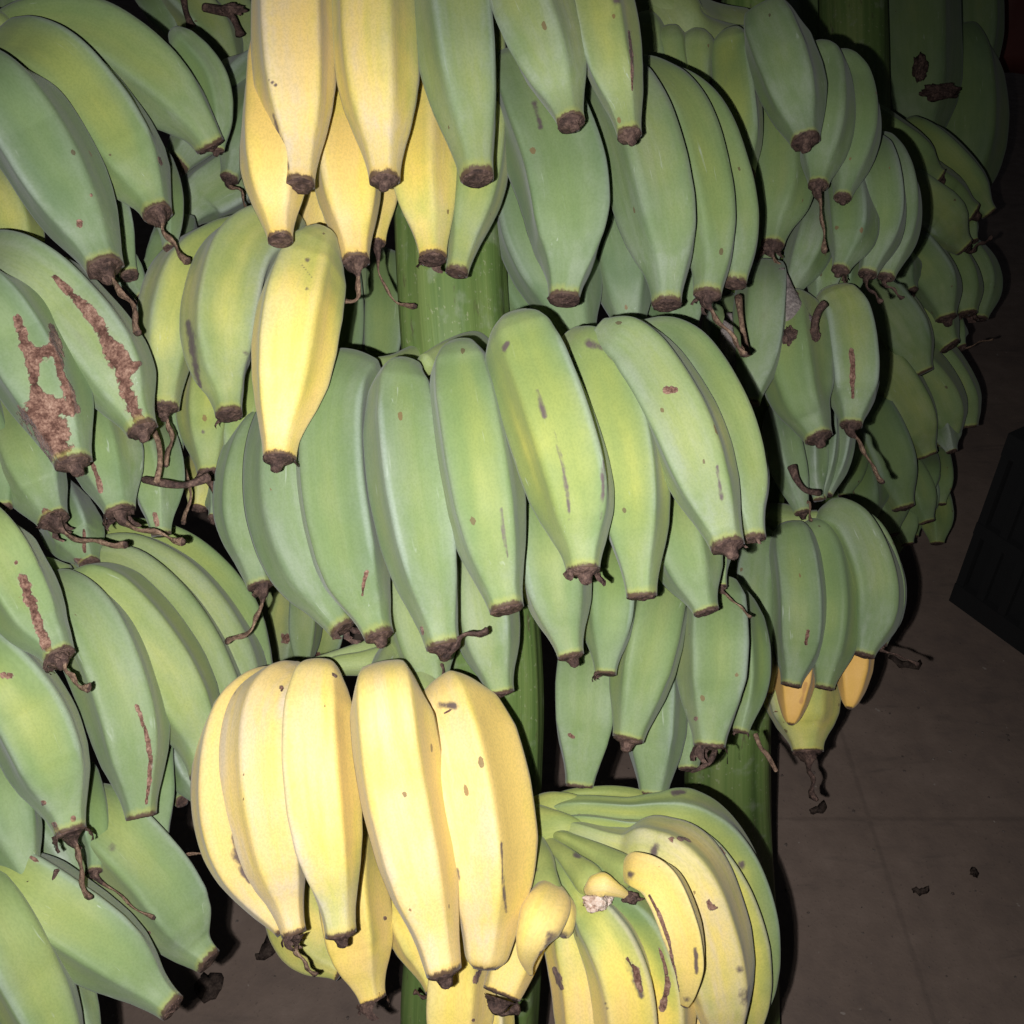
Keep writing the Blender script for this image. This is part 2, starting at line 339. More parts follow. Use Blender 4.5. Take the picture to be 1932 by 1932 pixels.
def dried_tip(c, t, n, b, r0, r, kind, style, flake, d, dstyle, straw):
    """the withered flower scar: a rough collar with a nub, sometimes ragged flakes and a long dry style"""
    if kind == 'auto': kind = r.choice(['cap', 'cap', 'nub', 'nub', 'long'])
    m = 20
    rings = {'cap': [(-.10, 1.0), (-.02, 1.05), (.10, 1.0), (.16, .80), (.13, .55), (.17, .40), (.26, .22), (.28, .0)],
             'nub': [(-.10, 1.0), (-.02, 1.06), (.10, .99), (.22, .74), (.30, .52), (.55, .42), (.80, .36), (.92, .16), (.93, 0)],
             'long': [(-.10, 1.0), (-.02, 1.05), (.12, 1.02), (.40, .82), (.75, .58), (1.1, .38), (1.4, .30), (1.5, .12), (1.51, 0)],
             'ring': [(-.14, 1.0), (-.05, 1.03), (.04, .99), (.07, .8), (.03, .5), (.04, 0)]}[kind]
    V = []; seed = r.random()*50; lean = (r.uniform(-.25, .25), r.uniform(-.25, .25))
    for z, q in [(a*.85, c*.9) for a, c in rings]:
        for j in range(m):
            a = 2*math.pi*j/m
            w = 1 + .13*mnoise.noise((math.cos(a)*2.2+seed, math.sin(a)*2.2, z*3)) + .10*mnoise.noise((math.cos(a)*6+seed, math.sin(a)*6, z*7))
            zz = z + .10*mnoise.noise((math.cos(a)*2+seed, math.sin(a)*2+9, 4)) if z > -.05 else z
            V.append(c + t*(zz*r0) + (n*math.cos(a) + b*math.sin(a))*(q*w*r0) + (n*lean[0] + b*lean[1])*(max(0, z)*r0))
    F = grid_faces(len(rings), m); fm = [0]*len(F)
    if flake or r.random() < .12:                      # ragged petals left on the collar
        for _ in range(r.randint(1, 3) + (2 if flake else 0)):
            a = r.random()*6.28; u = n*math.cos(a) + b*math.sin(a); v = np.cross(t, u); L = r0*r.uniform(.6, 1.3)*(1.3 if flake else 1); w = r0*r.uniform(.2, .45)
            base = len(V); K = 5
            for i in range(K):
                q = i/(K-1); cc = c + u*r0*(.9 + .25*math.sin(q*2)) + t*(L*q*.8 - .1*r0) + v*(L*.25*math.sin(q*3 + a))
                ww = w*(1-.55*q)*(1 + .5*r.uniform(-1, 1))
                for e in (-1, 0, 1): V.append(cc + v*ww*e + u*(.22*ww*(1 if e == 0 else -1) + .1*r0*r.uniform(-1, 1)))
            f2 = grid_faces(K, 3, False); F += [tuple(x + base for x in f) for f in f2]; fm += [0]*len(f2)
    if style:
        raw = [tuple(float(v) for v in q.split(',')) for q in style.split()]
        P = [c + t*r0*.2, c + t*r0*.7] + [at(q[0], q[1], d + dstyle + (q[2] if len(q) > 2 else 0)) for q in raw]
        C, L = catmull(P, 26); Tn, N2, B2 = frames(C); base = len(V)
        th = r0*.18; K = 10; k1, k2 = r.uniform(2, 5), r.random()*6
        for i in range(26):
            q = i/25; rr = th*(3.0*max(0, 1-q*4.5)**1.6 + 1 - .25*q + .25*math.sin(q*17+k2) + (1.1*max(0, (q-.82)/.18) if q < .985 else .3))
            wig = (N2[i]*math.sin(q*9+k2) + B2[i]*math.sin(q*13+k1))*th*.55*min(1, q*4)
            for j in range(K):
                a = 2*math.pi*j/K + q*k1; w = 1 + .45*math.cos(2*a + 1) + .35*mnoise.noise((q*11+seed, math.cos(a)*1.5, math.sin(a)*1.5))
                V.append(C[i] + wig + (N2[i]*math.cos(a) + B2[i]*math.sin(a))*rr*w)
        f2 = grid_faces(26, K) + [tuple(25*K + j for j in range(K))]
        f2 = [tuple(x + 0 for x in f) for f in f2]
        F += [tuple(x + base for x in f) for f in f2]; fm += [1 if straw and 4 < i//K < 24 else 0 for i in range(len(f2))]
    o = mesh_obj('dried_tip', V, F, None, HAND, True, [M['dried'], M['straw']], fm)
    return o

def tube(name, spec, mat, parent, n=5, lob=.0, ns=40, nr=32, attr=True, flat=1.0, wob=.03, skin=None, knob=0):
    """spec: 'x,y,d,hw ...' a limb with its own width at every point"""
    q = [tuple(float(v) for v in p.split(',')) for p in spec.split()]
    P = [np.append(at(x, y, d), px2m(w, d)) for x, y, d, w in q]
    C4, L = catmull(P, ns); C = C4[:, :3]; R = np.maximum(C4[:, 3], 1e-4)
    Tn, N, Bn = frames(C); ang = np.linspace(0, 2*np.pi, nr, endpoint=False); V = []; BC = []
    r = random.Random(hash(spec) % 1000 if False else len(spec)*7 + int(q[0][0])); off = np.array([r.random()*9 for _ in range(3)]); ph = r.random()*6
    for i in range(ns):
        k = 1 + lob*np.cos(n*ang + ph) + wob*np.sin(2*ang + i*.15 + ph) + wob*.6*np.sin(3*ang - i*.23)
        if knob: k = k + np.array([knob*mnoise.noise((math.cos(a)*1.6 + ph, math.sin(a)*1.6, i*.13)) + knob*.45*mnoise.noise((math.cos(a)*5, math.sin(a)*5 + ph, i*.11)) for a in ang])
        V.append(C[i] + np.outer(R[i]*k*np.cos(ang)*flat, N[i]) + np.outer(R[i]*k*np.sin(ang), Bn[i]))
        BC.append(np.stack([np.cos(ang)*R.mean(), np.sin(ang)*R.mean(), np.full(nr, i/(ns-1)*L)], 1))
    V = np.vstack(V); nv = len(V); V = np.vstack([V, C[0] - Tn[0]*R[0]*.3, C[-1] + Tn[-1]*R[-1]*.3]); F = grid_faces(ns, nr)
    F += [(nv, (j+1) % nr, j) for j in range(nr)] + [(nv+1, (ns-1)*nr+j, (ns-1)*nr+(j+1) % nr) for j in range(nr)]
    o = mesh_obj(name, V, F, mat, parent)
    BC = np.vstack(BC + [[[0, 0, 0], [0, 0, L]]]) + off
    set_attr(o.data, 'bc', BC, 'FLOAT_VECTOR')
    if skin is not None: skin_attrs(o, skin)
    return o
def skin_attrs(o, skin):
    me = o.data; k = len(me.vertices); V = np.zeros(k*3, np.float32); me.vertices.foreach_get('co', V); V = V.reshape(-1, 3)
    nr = np.zeros(k*3, np.float32); me.vertices.foreach_get('normal', nr); nr = nr.reshape(-1, 3)
    set_attr(me, 'skin_a', np.tile([skin.get('ripe', .9), .2, .5, skin.get('wax', .2)], (k, 1)), 'FLOAT_COLOR')
    set_attr(me, 'skin_b', np.stack([field(V, nr, skin.get('scar')), field(V, nr, skin.get('bruise')), np.full(k, .5), np.zeros(k)], 1), 'FLOAT_COLOR')
def peel(spec, parent, skin, curl=.55, thick=.0028, name='peel', ns=28, nu=11):
    """a strip of peel: curved across, real thickness, torn edges"""
    q = [tuple(float(v) for v in p.split(',')) for p in spec.split()]
    P = [np.append(at(x, y, d), px2m(w, d)) for x, y, d, w in q]
    C4, L = catmull(P, ns); C = C4[:, :3]; R = np.maximum(C4[:, 3], 3e-4); Tn, N, Bn = frames(C)
    r = random.Random(len(spec) + int(q[0][0])); sd = r.random()*40; top = []; bot = []; BC = []
    for i in range(ns):
        for j in range(nu):
            u = (j/(nu-1))*2-1; edge = 1 + .10*mnoise.noise((i*.45, u*3+sd, 2)); a = u*curl*math.pi/2
            x = R[i]*math.sin(a)/math.sin(curl*math.pi/2)*edge; z = R[i]*(math.cos(a)-1)*.9
            p = C[i] + Bn[i]*x + N[i]*z; top.append(p); bot.append(p - N[i]*thick*(1 - .3*u*u)); BC.append((u*.02, z, i/(ns-1)*L))
    V = np.array(top + bot); m = ns*nu; F = grid_faces(ns, nu, False); Fb = [tuple(reversed([x+m for x in f])) for f in F]
    E = []
    for i in range(ns-1):
        E += [(i*nu, (i+1)*nu, (i+1)*nu+m, i*nu+m), ((i+1)*nu-1, (i+1)*nu-1+m, (i+2)*nu-1+m, (i+2)*nu-1)]
    for j in range(nu-1):
        E += [(j, j+m, j+1+m, j+1), ((ns-1)*nu+j, (ns-1)*nu+j+1, (ns-1)*nu+j+1+m, (ns-1)*nu+j+m)]
    o = mesh_obj(name, V, F+Fb+E, None, parent, True, [M['skin'], M['straw']], [0]*len(F) + [1]*(len(Fb)+len(E)))
    set_attr(o.data, 'bc', np.array(BC + BC) + sd, 'FLOAT_VECTOR'); skin_attrs(o, skin); return o
def clump(name, x, y, d, r, mat, parent, sx=1, sy=1, seed=1, rough=.5):
    """a torn lump: a ball pulled about by noise"""
    import bmesh
    bm = bmesh.new(); bmesh.ops.create_icosphere(bm, subdivisions=4, radius=1); c = at(x, y, d); R = px2m(r, d)
    for v in bm.verts:
        p = v.co; k = 1 + rough*mnoise.noise(p*1.7 + Vector((seed, 0, 0))) + .5*rough*mnoise.noise(p*4.5 + Vector((0, seed, 0))) + .3*rough*mnoise.noise(p*11)
        q = CR @ np.array([p.x*k*R*sx, p.y*k*R*sy, p.z*k*R*.8]) + c; v.co = Vector(q)
    me = bpy.data.meshes.new(name); bm.to_mesh(me); bm.free(); me.materials.append(mat); me.shade_smooth()
    o = bpy.data.objects.new(name, me); S.collection.objects.link(o); o.parent = parent; return o
def bunch(label):
    o = empty('banana_bunch'); o['label'] = label; o['category'] = 'banana bunch'; o['group'] = 'bunches of cooking bananas leaning together'; return o
def hand(b, label):
    global HAND
    HAND = empty('hand', b); HAND['label'] = label; return HAND
# ------------------------------------------------------------------ bunch A: the big one in the middle
A = bunch('large central bunch with yellow and green hands around a thick green stalk')
tube('stalk', '835,-260,.80,95 845,100,.76,100 850,520,.715,104 880,850,.71,104 915,1250,.71,108 905,1550,.72,112 888,1900,.74,125 880,2300,.80,130 878,2560,.84,126', M['stalk'], A, n=9, lob=.022, ns=90, nr=72, knob=.05)
hand(A, 'top hand hanging in from above, yellow on the left turning green on the right')
banana('548,-190 550,0 556,140 565,260 569,350', 76, .560, (.86, .90, .86), roll=4, n=5, tip='cap', wax=.62, scar=(), bruise=['515,215,3 530,268,6 545,320,3', '505,150,2 520,160,3'])
banana('700,-190 702,0 706,140 716,250 722,340', 76, .562, (.46, .72, .76), roll=10, n=5, tip='nub', wax=.62)
banana('838,-190 852,0 868,130 890,250 904,338', 76, .566, (.26, .34, .30), roll=-8, n=5, tip='cap', wax=.40)
banana('960,-150 1000,0 1040,110 1064,180 1080,230', 76, .555, (.24, .30, .22), roll=14, n=5, tip='nub', wax=.5)
banana('1095,-150 1130,0 1150,110 1172,190 1186,256', 62, .562, (.34, .38, .25), roll=6, n=5, tip='nub', wax=.36, scar=['1187,60,3 1192,110,3 1193,170,2'], bruise=['1163,0,10'])
banana('520,60 522,200 520,300 525,400 530,456', 66, .562, (.88, .92, .9), roll=20, n=5, tip='cap')
banana('655,60 655,220 660,330 667,430 672,496', 70, .612, (.55, .85, .88), roll=2, n=5, tip='cap', style='678,535 672,562 645,570 614,578')
banana('798,60 798,240 800,350 812,430 818,490', 66, .612, (.5, .74, .66), roll=30, n=5, tip='cap', flake=True)
banana('905,0 904,180 900,330 880,440 864,518', 58, .622, (.4, .40, .34), roll=-14, n=5, tip='ring', wax=.5)
banana('700,200 707,330 711,410 713,462', 40, .675, .85, tip='nub', style='718,520 742,565 786,580')
banana('610,200 605,330 606,400 612,450', 50, .66, .9, tip='cap')

hand(A, 'green hand at the upper right of the stalk, its fruits overlapping like a fan')
banana('968,120 1012,230 1058,350 1074,470 1068,568', 86, 0.605, (.12, .10, .08), roll=-22, n=4, prof='fat', tip='cap', wax=.40, bruise=['1008,195,6 1020,240,5'])
banana('1130,120 1195,240 1235,380 1256,490 1260,575', 80, 0.625, (.2, .22, .1), roll=-16, n=5, tip='cap', wax=.5)
banana('1170,130 1270,220 1320,360 1342,480 1337,560', 66, 0.645, (.16, .16, .12), roll=-30, n=5, tip='nub', wax=.5, style='1360,610 1385,640 1408,672')
banana('1200,135 1315,215 1368,340 1392,450 1384,536', 55, 0.665, (.14, .14, .12), roll=-20, n=5, tip='cap', wax=.5)
banana('1000,220 1010,330 1020,440 1062,550 1095,660', 84, 0.695, (.10, .06, .05), roll=10, n=5, tip=None, wax=.3)
banana('1130,320 1160,430 1182,530 1192,640', 62, 0.705, .05, roll=-5, tip=None)
banana('1250,430 1265,530 1285,590 1300,650', 52, 0.715, .05, tip='cap')
banana('950,420 965,520 1000,600 1050,680', 50, 0.740, .05, tip=None)

hand(A, 'half ripe hand at the upper left of the stalk, green turning to yellow')
banana('612,440,.03 582,500 555,600 541,720 530,810 528,866', 75, .570, (.44, .76, .84), roll=8, n=5, prof='slim', tip='nub', wax=.40, bruise=['580,490,5', '579,545,4', '570,500,2 590,525,2'])
banana('560,420,.05 455,480 418,580 415,680 428,740 435,782', 72, .600, (.36, .48, .34), roll=-6, n=5, tip='cap', wax=.5, bruise=['358,610,8 365,680,9 378,730,4', '462,665,7'])
banana('500,425,.06 370,500 325,600 315,700 313,772', 60, .625, (.32, .46, .34), roll=0, n=5, tip='nub', wax=.45, style='318,795 322,840 308,880')
banana('420,650 396,730 390,800 396,892', 54, .662, (.5, .46, .3), roll=4, n=5, tip='cap', style='405,935 450,975 492,1003', flake=True, bruise=['383,815,4'])
banana('490,650 470,740 452,830 440,900', 44, .665, .3, tip=None, wax=.55)
banana('318,660 322,740 325,800 328,852', 46, .675, .05, tip='cap', style='350,885 358,940 345,990')
banana('400,850 385,910 375,960', 40, .73, .55, tip='cap')
banana('430,900 415,950 405,980', 36, .72, .1, tip='nub')

hand(A, 'wide green hand across the middle with nine large fruits in its front row')
banana('530,770 480,850 462,960 478,1050 490,1108', 56, .64, (.16, .2, .12), roll=4, n=5, tip='ring', style='487,1160 470,1190 425,1213', wax=.45)
banana('640,715 560,790 540,920 568,1060 612,1140 645,1188', 70, .607, (.12, .14, .1), roll=-4, n=5, tip='ring', flake=True, wax=.45)
banana('690,695 640,760 636,900 664,1060 695,1150 713,1203', 80, .585, (.12, .2, .15), roll=8, n=5, tip='nub', prof='fat', wax=.42, scar=['691,1080,3.4 686,1105,3.4 684,1122,3.4'])
banana('770,690,.03 758,740 768,880 796,1040 822,1150 838,1220', 76, .565, (.10, .14, .12), roll=-6, n=5, tip='nub', prof='fat', wax=.4, scar=['795,1185,3 798,1195,3'], style='862,1212 885,1197 922,1190', straw=False)
banana('870,655,.03 872,710 892,830 922,990 945,1090 960,1150', 80, .55, (.12, .22, .18), roll=2, n=5, tip='cap', prof='fat', wax=.42, bruise=['945,960,3 950,1010,4 958,1050,3'])
banana('972,606,.03 994,670 1040,790 1082,920 1098,1010 1104,1078', 84, .532, (.20, .36, .26), roll=-4, n=5, tip='nub', prof='fat', wax=.36, bruise=['952,658,7 958,648,5', '1013,735,3 1022,765,6 1028,785,5', '1045,815,3 1062,880,4 1070,930,5 1075,980,2', '1138,870,4 1137,930,4 1132,980,3'])
banana('1080,640,.03 1130,700 1175,830 1200,990 1213,1126', 74, .56, (.18, .28, .2), roll=10, n=5, tip='cap', wax=.42, bruise=['1110,648,8 1140,655,8 1160,680,4'])
banana('1130,630,.03 1205,680 1280,790 1332,910 1362,990 1376,1032', 80, .548, (.16, .27, .18), roll=-6, n=5, tip='nub', wax=.45, scar=['1258,735,7 1275,735,5'], bruise=['1352,880,3 1362,940,5'])
banana('1200,625,.03 1290,665 1360,770 1402,890 1412,960 1422,1018', 60, .572, (.16, .30, .2), roll=-22, n=5, tip='cap', wax=.5)
banana('770,1020 780,1120 800,1220 826,1308', 66, .622, .22, roll=4, n=5, tip='cap', flake=True, style='835,1270 828,1245', straw=False)
banana('905,1000 910,1100 925,1200 948,1308', 66, .615, .2, roll=10, n=5, tip='cap')
banana('1010,900 1030,1010 1052,1130 1078,1238', 70, .592, .24, roll=0, n=5, tip='nub')
banana('1155,1000 1152,1100 1148,1190 1142,1272', 54, .622, .18, roll=-10, n=5, tip='ring')
banana('1280,900 1288,1000 1305,1080 1330,1156', 66, .605, .14, roll=8, n=5, tip='cap')
banana('1345,960 1355,1040 1362,1108', 30, .65, .2, tip='ring', prof='slim', style='1385,1135 1418,1165')

hand(A, 'lower right green hand hanging below the wide middle hand')
banana('1120,1190 1105,1290 1098,1390 1090,1484', 64, .665, .16, prof='plump', roll=4, n=4, tip='ring', scar=['1074,1386,4 1082,1391,3'])
banana('1250,1080 1230,1180 1210,1290 1188,1396', 68, .64, .2, prof='plump', roll=-8, n=5, tip='nub')
banana('1245,1220 1238,1320 1234,1410 1230,1500', 60, .675, .16, prof='plump', roll=12, n=5, tip='ring')
banana('1340,1100 1343,1200 1345,1310 1342,1408', 68, .655, .22, prof='plump', roll=-10, n=5, tip='cap', flake=True, scar=['1313,1356,4'])
banana('1285,1230 1292,1330 1298,1400 1300,1452', 42, .69, .14, tip='ring')
banana('1390,1110 1408,1210 1412,1300 1398,1382', 34, .685, .18, tip='ring', wax=.5)
tube('dried_style', '1425,1385,.68,5 1435,1410,.675,4 1448,1425,.672,5 1465,1455,.67,4', M['straw'], HAND, ns=20, nr=8)
tube('dried_style', '1350,1415,.66,5 1340,1435,.655,6 1320,1450,.655,4 1305,1456,.66,3', M['dried'], HAND, ns=20, nr=8)

hand(A, 'bright yellow ripe hand at the bottom centre')
banana('540,1275,.05 455,1350 428,1470 440,1590 488,1690 540,1752', 64, .592, (.84, .9, .8), roll=8, n=5, tip=None, wax=.66, bruise=['440,1575,4 448,1605,12 458,1640,11 470,1665,4'])
banana('570,1266,.05 505,1330 490,1440 508,1580 535,1690 553,1764', 66, .583, (.88, .93, .9), roll=-4, n=5, tip='ring', wax=.66, style='562,1800 585,1830 596,1842', flake=True, scar=['531,1297,4 532,1305,3'])
banana('612,1262,.04 600,1310 600,1420 612,1560 630,1680 640,1764', 72, .565, (.86, .92, .58), roll=6, n=5, tip='nub', prof='slim', wax=.6, scar=['628,1272,3 634,1276,3'])
banana('733,1286,.04 735,1340,.004 752,1480 785,1640 815,1750 835,1836', 80, .548, (.9, .96, .92), roll=0, n=5, tip='nub', wax=.6,
       prof=[(0, .46), (.02, .56), (.05, .68), (.1, .80), (.2, .93), (.35, .99), (.5, 1), (.66, .93), (.76, .80), (.85, .60), (.92, .48), (.97, .43), (1, .40)])
banana('835,1300,.04 858,1345 892,1460 918,1600 922,1730 915,1826', 92, .572, (.95, .97, .88), roll=16, n=5, tip='ring', prof='round', wax=.6,
       bruise=['832,1330,8 858,1332,7', '946,1590,3 948,1650,3 955,1720,4', '862,1640,4 866,1660,3'], scar=['838,1345,2 850,1340,2'])
banana('665,1560 660,1680 680,1790 706,1886', 70, .632, (.82, .86, .84), roll=14, n=5, tip='cap', flake=True, scar=['727,1733,4'])
banana('760,1640 775,1740 800,1810 820,1868', 48, .64, .84, prof='slim', tip='ring', style='800,1880 780,1872', straw=False)
banana('540,1600 560,1720 600,1790 650,1830', 60, .66, .6, tip=None)
tube('crown', '800,1190,.70,34 760,1208,.67,30 715,1222,.66,22 640,1240,.655,14 565,1262,.65,12', M['skin'], HAND, n=4, lob=.05, wob=.05, skin=dict(ripe=.27, wax=.25))
tube('crown', '790,1200,.69,32 750,1235,.65,28 690,1250,.645,22 630,1258,.64,18 590,1280,.63,16', M['skin'], HAND, n=4, lob=.05, wob=.05, skin=dict(ripe=.27, wax=.25))
tube('crown', '800,1195,.68,34 745,1228,.635,26 722,1258,.61,22 724,1292,.59,24', M['skin'], HAND, n=4, lob=.05, wob=.05, skin=dict(ripe=.27, wax=.25))
tube('crown', '820,1200,.68,34 800,1250,.63,28 800,1290,.61,24 815,1320,.60,24', M['skin'], HAND, n=4, lob=.05, wob=.05, skin=dict(ripe=.27, wax=.25))

hand(A, 'torn yellow hand at the bottom right on long green stems, some fruits split open')
def rel(txt, d):                   # absolute depths -> offsets from d
    return ' '.join('%s,%s,%.4f' % (q.split(',')[0], q.split(',')[1], float(q.split(',')[2]) - d) for q in txt.split())
tube('crown', '930,1585,.715,50 985,1575,.675,60 1020,1568,.646,52 1052,1562,.634,34 1080,1560,.630,20 1100,1560,.630,9', M['skin'], HAND, n=4, lob=.05, wob=.05, skin=dict(ripe=.36, wax=.08, bruise=['1087,1612,7 1092,1618,6', '1010,1640,7']))
tube('crown', '985,1550,.68,34 1030,1530,.655,34 1070,1520,.645,24 1100,1518,.643,14', M['skin'], HAND, n=4, lob=.05, wob=.05, skin=dict(ripe=.36, wax=.08, bruise=['1087,1612,7 1092,1618,6', '1010,1640,7']))
tube('crown', '1000,1548,.68,22 1065,1506,.658,14 1130,1496,.655,12 1180,1500,.66,14 1235,1515,.67,18', M['skin'], HAND, n=4, lob=.05, wob=.05, skin=dict(ripe=.36, wax=.08, bruise=['1087,1612,7 1092,1618,6', '1010,1640,7']))
banana(rel('1000,1556,.665 1070,1522,.642 1180,1526,.640 1268,1530,.645 1350,1588,.655 1402,1700,.66 1416,1840,.665 1398,1970,.67', .65), 58, .65, (.26, .34, .26), prof=ped_prof(.34, .34), roll=-10, n=5, tip=None, wax=.4, bruise=['1400,1632,8', '1272,1497,6 1292,1494,5'])
banana(rel('1005,1562,.66 1090,1550,.634 1180,1562,.632 1258,1576,.634 1328,1645,.636 1380,1760,.64 1402,1900,.645 1392,2000,.65', .636), 58, .636, (.30, .58, .58), prof=ped_prof(.34, .24), roll=-16, n=5, tip=None, wax=.5, scar=['1358,1602,4 1364,1612,5'])
banana(rel('1005,1568,.66 1085,1573,.630 1176,1600,.620 1238,1616,.612 1290,1650,.604 1332,1745,.604 1360,1860,.606 1374,1990,.61', .605), 78, .605, (.34, .76, .70), prof=ped_prof(.32, .33), roll=-2, n=5, tip=None, wax=.6,
       scar=['1240,1636,7 1256,1644,7 1272,1660,5 1290,1690,4 1300,1710,3', '1336,1700,3 1342,1712,5 1352,1712,3', '1262,1584,3 1285,1581,3 1305,1587,2'], bruise=['1236,1600,10 1232,1615,8', '1410,1880,18', '1395,1830,8'])
tube('crown', '1005,1568,.655,15 1060,1580,.624,14 1077,1587,.618,14 1133,1616,.604,20 1175,1640,.592,26 1196,1652,.588,24', M['skin'], HAND, n=4, lob=.05, wob=.05, skin=dict(ripe=.36, wax=.08, bruise=['1087,1612,7 1092,1618,6', '1010,1640,7']))
tube('crown', '1000,1572,.655,16 1055,1606,.616,17 1089,1639,.600,25 1112,1662,.590,31 1124,1676,.586,26', M['skin'], HAND, n=4, lob=.05, wob=.05, skin=dict(ripe=.36, wax=.08, bruise=['1087,1612,7 1092,1618,6', '1010,1640,7']))
tube('crown', '995,1572,.655,22 1020,1613,.612,23 1027,1655,.594,28 1034,1690,.584,32 1036,1702,.582,30', M['skin'], HAND, n=4, lob=.05, wob=.05, skin=dict(ripe=.36, wax=.08, bruise=['1087,1612,7 1092,1618,6', '1010,1640,7']))
banana(rel('1186,1648,.592 1214,1643,.578 1254,1664,.568 1286,1728,.562 1304,1800,.562 1301,1856,.566 1292,1894,.572', .565), 39, .565, (.80, .86, .84), n=4, roll=20, prof='strip', tip='ring', wax=.3, bruise=['1312,1790,4 1314,1835,4', '1295,1885,8', '1188,1650,8'], scar=['1226,1690,3 1246,1730,3 1262,1775,3 1272,1830,3 1280,1870,3'])
peel('1102,1684,.580,12 1114,1674,.572,20 1142,1671,.568,22 1170,1682,.572,13 1194,1694,.580,6', HAND, dict(ripe=.82, wax=.3), curl=.9)
clump('flesh', 1122, 1703, .574, 22, M['flesh'], HAND, 1.15, .75, 3, .45)
clump('flesh', 1140, 1700, .577, 13, M['flesh'], HAND, 1.2, .8, 9, .5)
clump('flesh', 1190, 1694, .578, 12, M['dried'], HAND, 1.5, .8, 8, .6)
tube('peel', '1034,1692,.586,34 1032,1712,.573,43 1020,1738,.563,45 1006,1766,.560,35 997,1796,.562,22 997,1820,.566,11 1002,1838,.57,4', M['skin'], HAND, n=4, lob=.05, skin=dict(ripe=.84, wax=.25, bruise=['1040,1768,12 1030,1785,6'], scar=['1022,1795,3 1014,1815,3']))
tube('peel', '1040,1696,.588,32 1054,1718,.579,33 1063,1742,.577,25 1066,1764,.581,9', M['skin'], HAND, n=4, lob=.05, skin=dict(ripe=.84, wax=.25, bruise=['1050,1765,14 1064,1762,9'], scar=['1045,1776,4 1066,1768,4']))
banana('1006,1600 996,1680 984,1760 965,1820 946,1876', 46, .602, (.5, .86, .9), prof='cut', roll=8, n=5, tip='ring', top=.02, style='922,1888 935,1910 982,1906', straw=False)
banana('870,1760 868,1850 862,1930 850,2040', 62, .618, .86, roll=10, n=5, tip=None, scar=['905,1830,4 898,1850,6', '893,1925,3'])
banana('928,1840 930,1900 935,1960 940,2050', 36, .632, .8, tip=None, wax=.5, bruise=['925,1920,3 928,1950,3'])
banana(rel('1030,1600,.628 1048,1644,.612 1066,1700,.602 1085,1770,.600 1104,1860,.600 1112,1960,.604 1112,2090,.61', .60), 62, .60, (.3, .88, .88), prof=ped_prof(.24, .22), roll=6, n=5, tip=None, scar=['1046,1828,4 1052,1845,7 1060,1865,4'], bruise=['1100,1785,6 1112,1815,11 1120,1842,8'])
banana(rel('1040,1605,.626 1072,1662,.600 1105,1712,.588 1146,1775,.582 1172,1850,.58 1182,1950,.584 1182,2090,.59', .58), 60, .58, (.26, .84, .84), prof=ped_prof(.27, .38), roll=-2, n=5, tip=None, wax=.35, scar=['1182,1806,3 1196,1826,7 1204,1850,8 1210,1870,4'], bruise=['1188,1815,10 1202,1850,12 1210,1880,6', '1143,1893,3', '1145,1903,3'])
banana(rel('1090,1640,.61 1150,1692,.602 1205,1745,.60 1238,1830,.60 1246,1930,.604 1236,2090,.61', .60), 68, .60, (.14, .84, .8), prof='fat', roll=2, n=5, tip=None, wax=.38, scar=['1244,1785,2 1256,1830,4 1260,1860,5 1250,1900,7'])
banana('1300,1720 1330,1820 1345,1930 1340,2080', 62, .635, .85, tip=None)
banana('1330,1800 1300,1900 1290,2000 1290,2080', 50, .66, .12, tip=None)

hand(A, 'dim green hand behind the stalk, seen in the gaps')
banana('640,470 652,560 655,640 650,760', 38, .84, .12, roll=0, tip=None)
banana('722,480 724,570 722,650 715,760', 42, .83, .14, roll=0, tip=None)
banana('690,440 690,540 692,620 690,720', 34, .87, .12, tip=None)
banana('545,1040 548,1110 542,1180 535,1290', 48, .88, .28, tip=None, scar=['540,1205,10'])
banana('625,1080 615,1150 602,1220 590,1300', 44, .90, .3, tip=None, scar=['598,1235,7'])
banana('490,1090 502,1160 508,1230 512,1300', 34, .89, .34, tip=None)
banana('580,1050 580,1130 576,1200 570,1280', 30, .86, .25, tip=None)
tube('crown', '870,720,.74,60 800,690,.70,40 740,695,.665,26 660,700,.64,18 600,716,.625,14', M['skin'], HAND, n=4, lob=.05, wob=.05, skin=dict(ripe=.27, wax=.25))
tube('crown', '890,700,.72,50 900,660,.68,34 850,665,.635,24 800,690,.61,20', M['skin'], HAND, n=4, lob=.05, wob=.05, skin=dict(ripe=.27, wax=.25))

# ------------------------------------------------------------------ bunch B: the green one at the left edge
B = bunch('green bunch at the left edge with brown cork scars on its fruits')
tube('stalk', '-130,-260,.70,70 -120,200,.68,74 -115,700,.67,78 -110,1200,.67,82 -105,1700,.69,86 -100,2200,.76,90 -95,2480,.80,90', M['stalk'], B, n=9, lob=.02, ns=70, nr=48, knob=.05)
hand(B, 'top left green hand, its fruits curving down to the right')
tube('crown', '-110,90,.66,60 -50,70,.64,54 0,60,.63,40 30,80,.625,26', M['skin'], HAND, n=4, lob=.05, wob=.05, skin=dict(ripe=.27, wax=.25))
banana('-10,110,.01 80,82,0 190,86,0 298,160,0 366,232,0 396,278,.005', 74, .64, (.22, .24, .18), roll=-24, n=5, prof='fat', tip='cap', wax=.42)
banana('10,110,.02 112,138,0 182,215,0 240,308,0 280,372,-.002 297,408,-.006', 78, .605, (.18, .22, .14), roll=-14, n=5, prof='fat', tip='cap', wax=.4, style='315,445 338,475 356,498', scar=['301,298,3 304,310,3'])
banana('-60,160,.03 14,192,0 74,275,0 132,385,0 170,455,-.002 194,506,-.006', 84, .565, (.06, .07, .05), roll=-4, n=5, prof='fat', tip='nub', wax=.5, style='225,545 250,580 262,632', scar=['150,423,7', '172,368,3'])
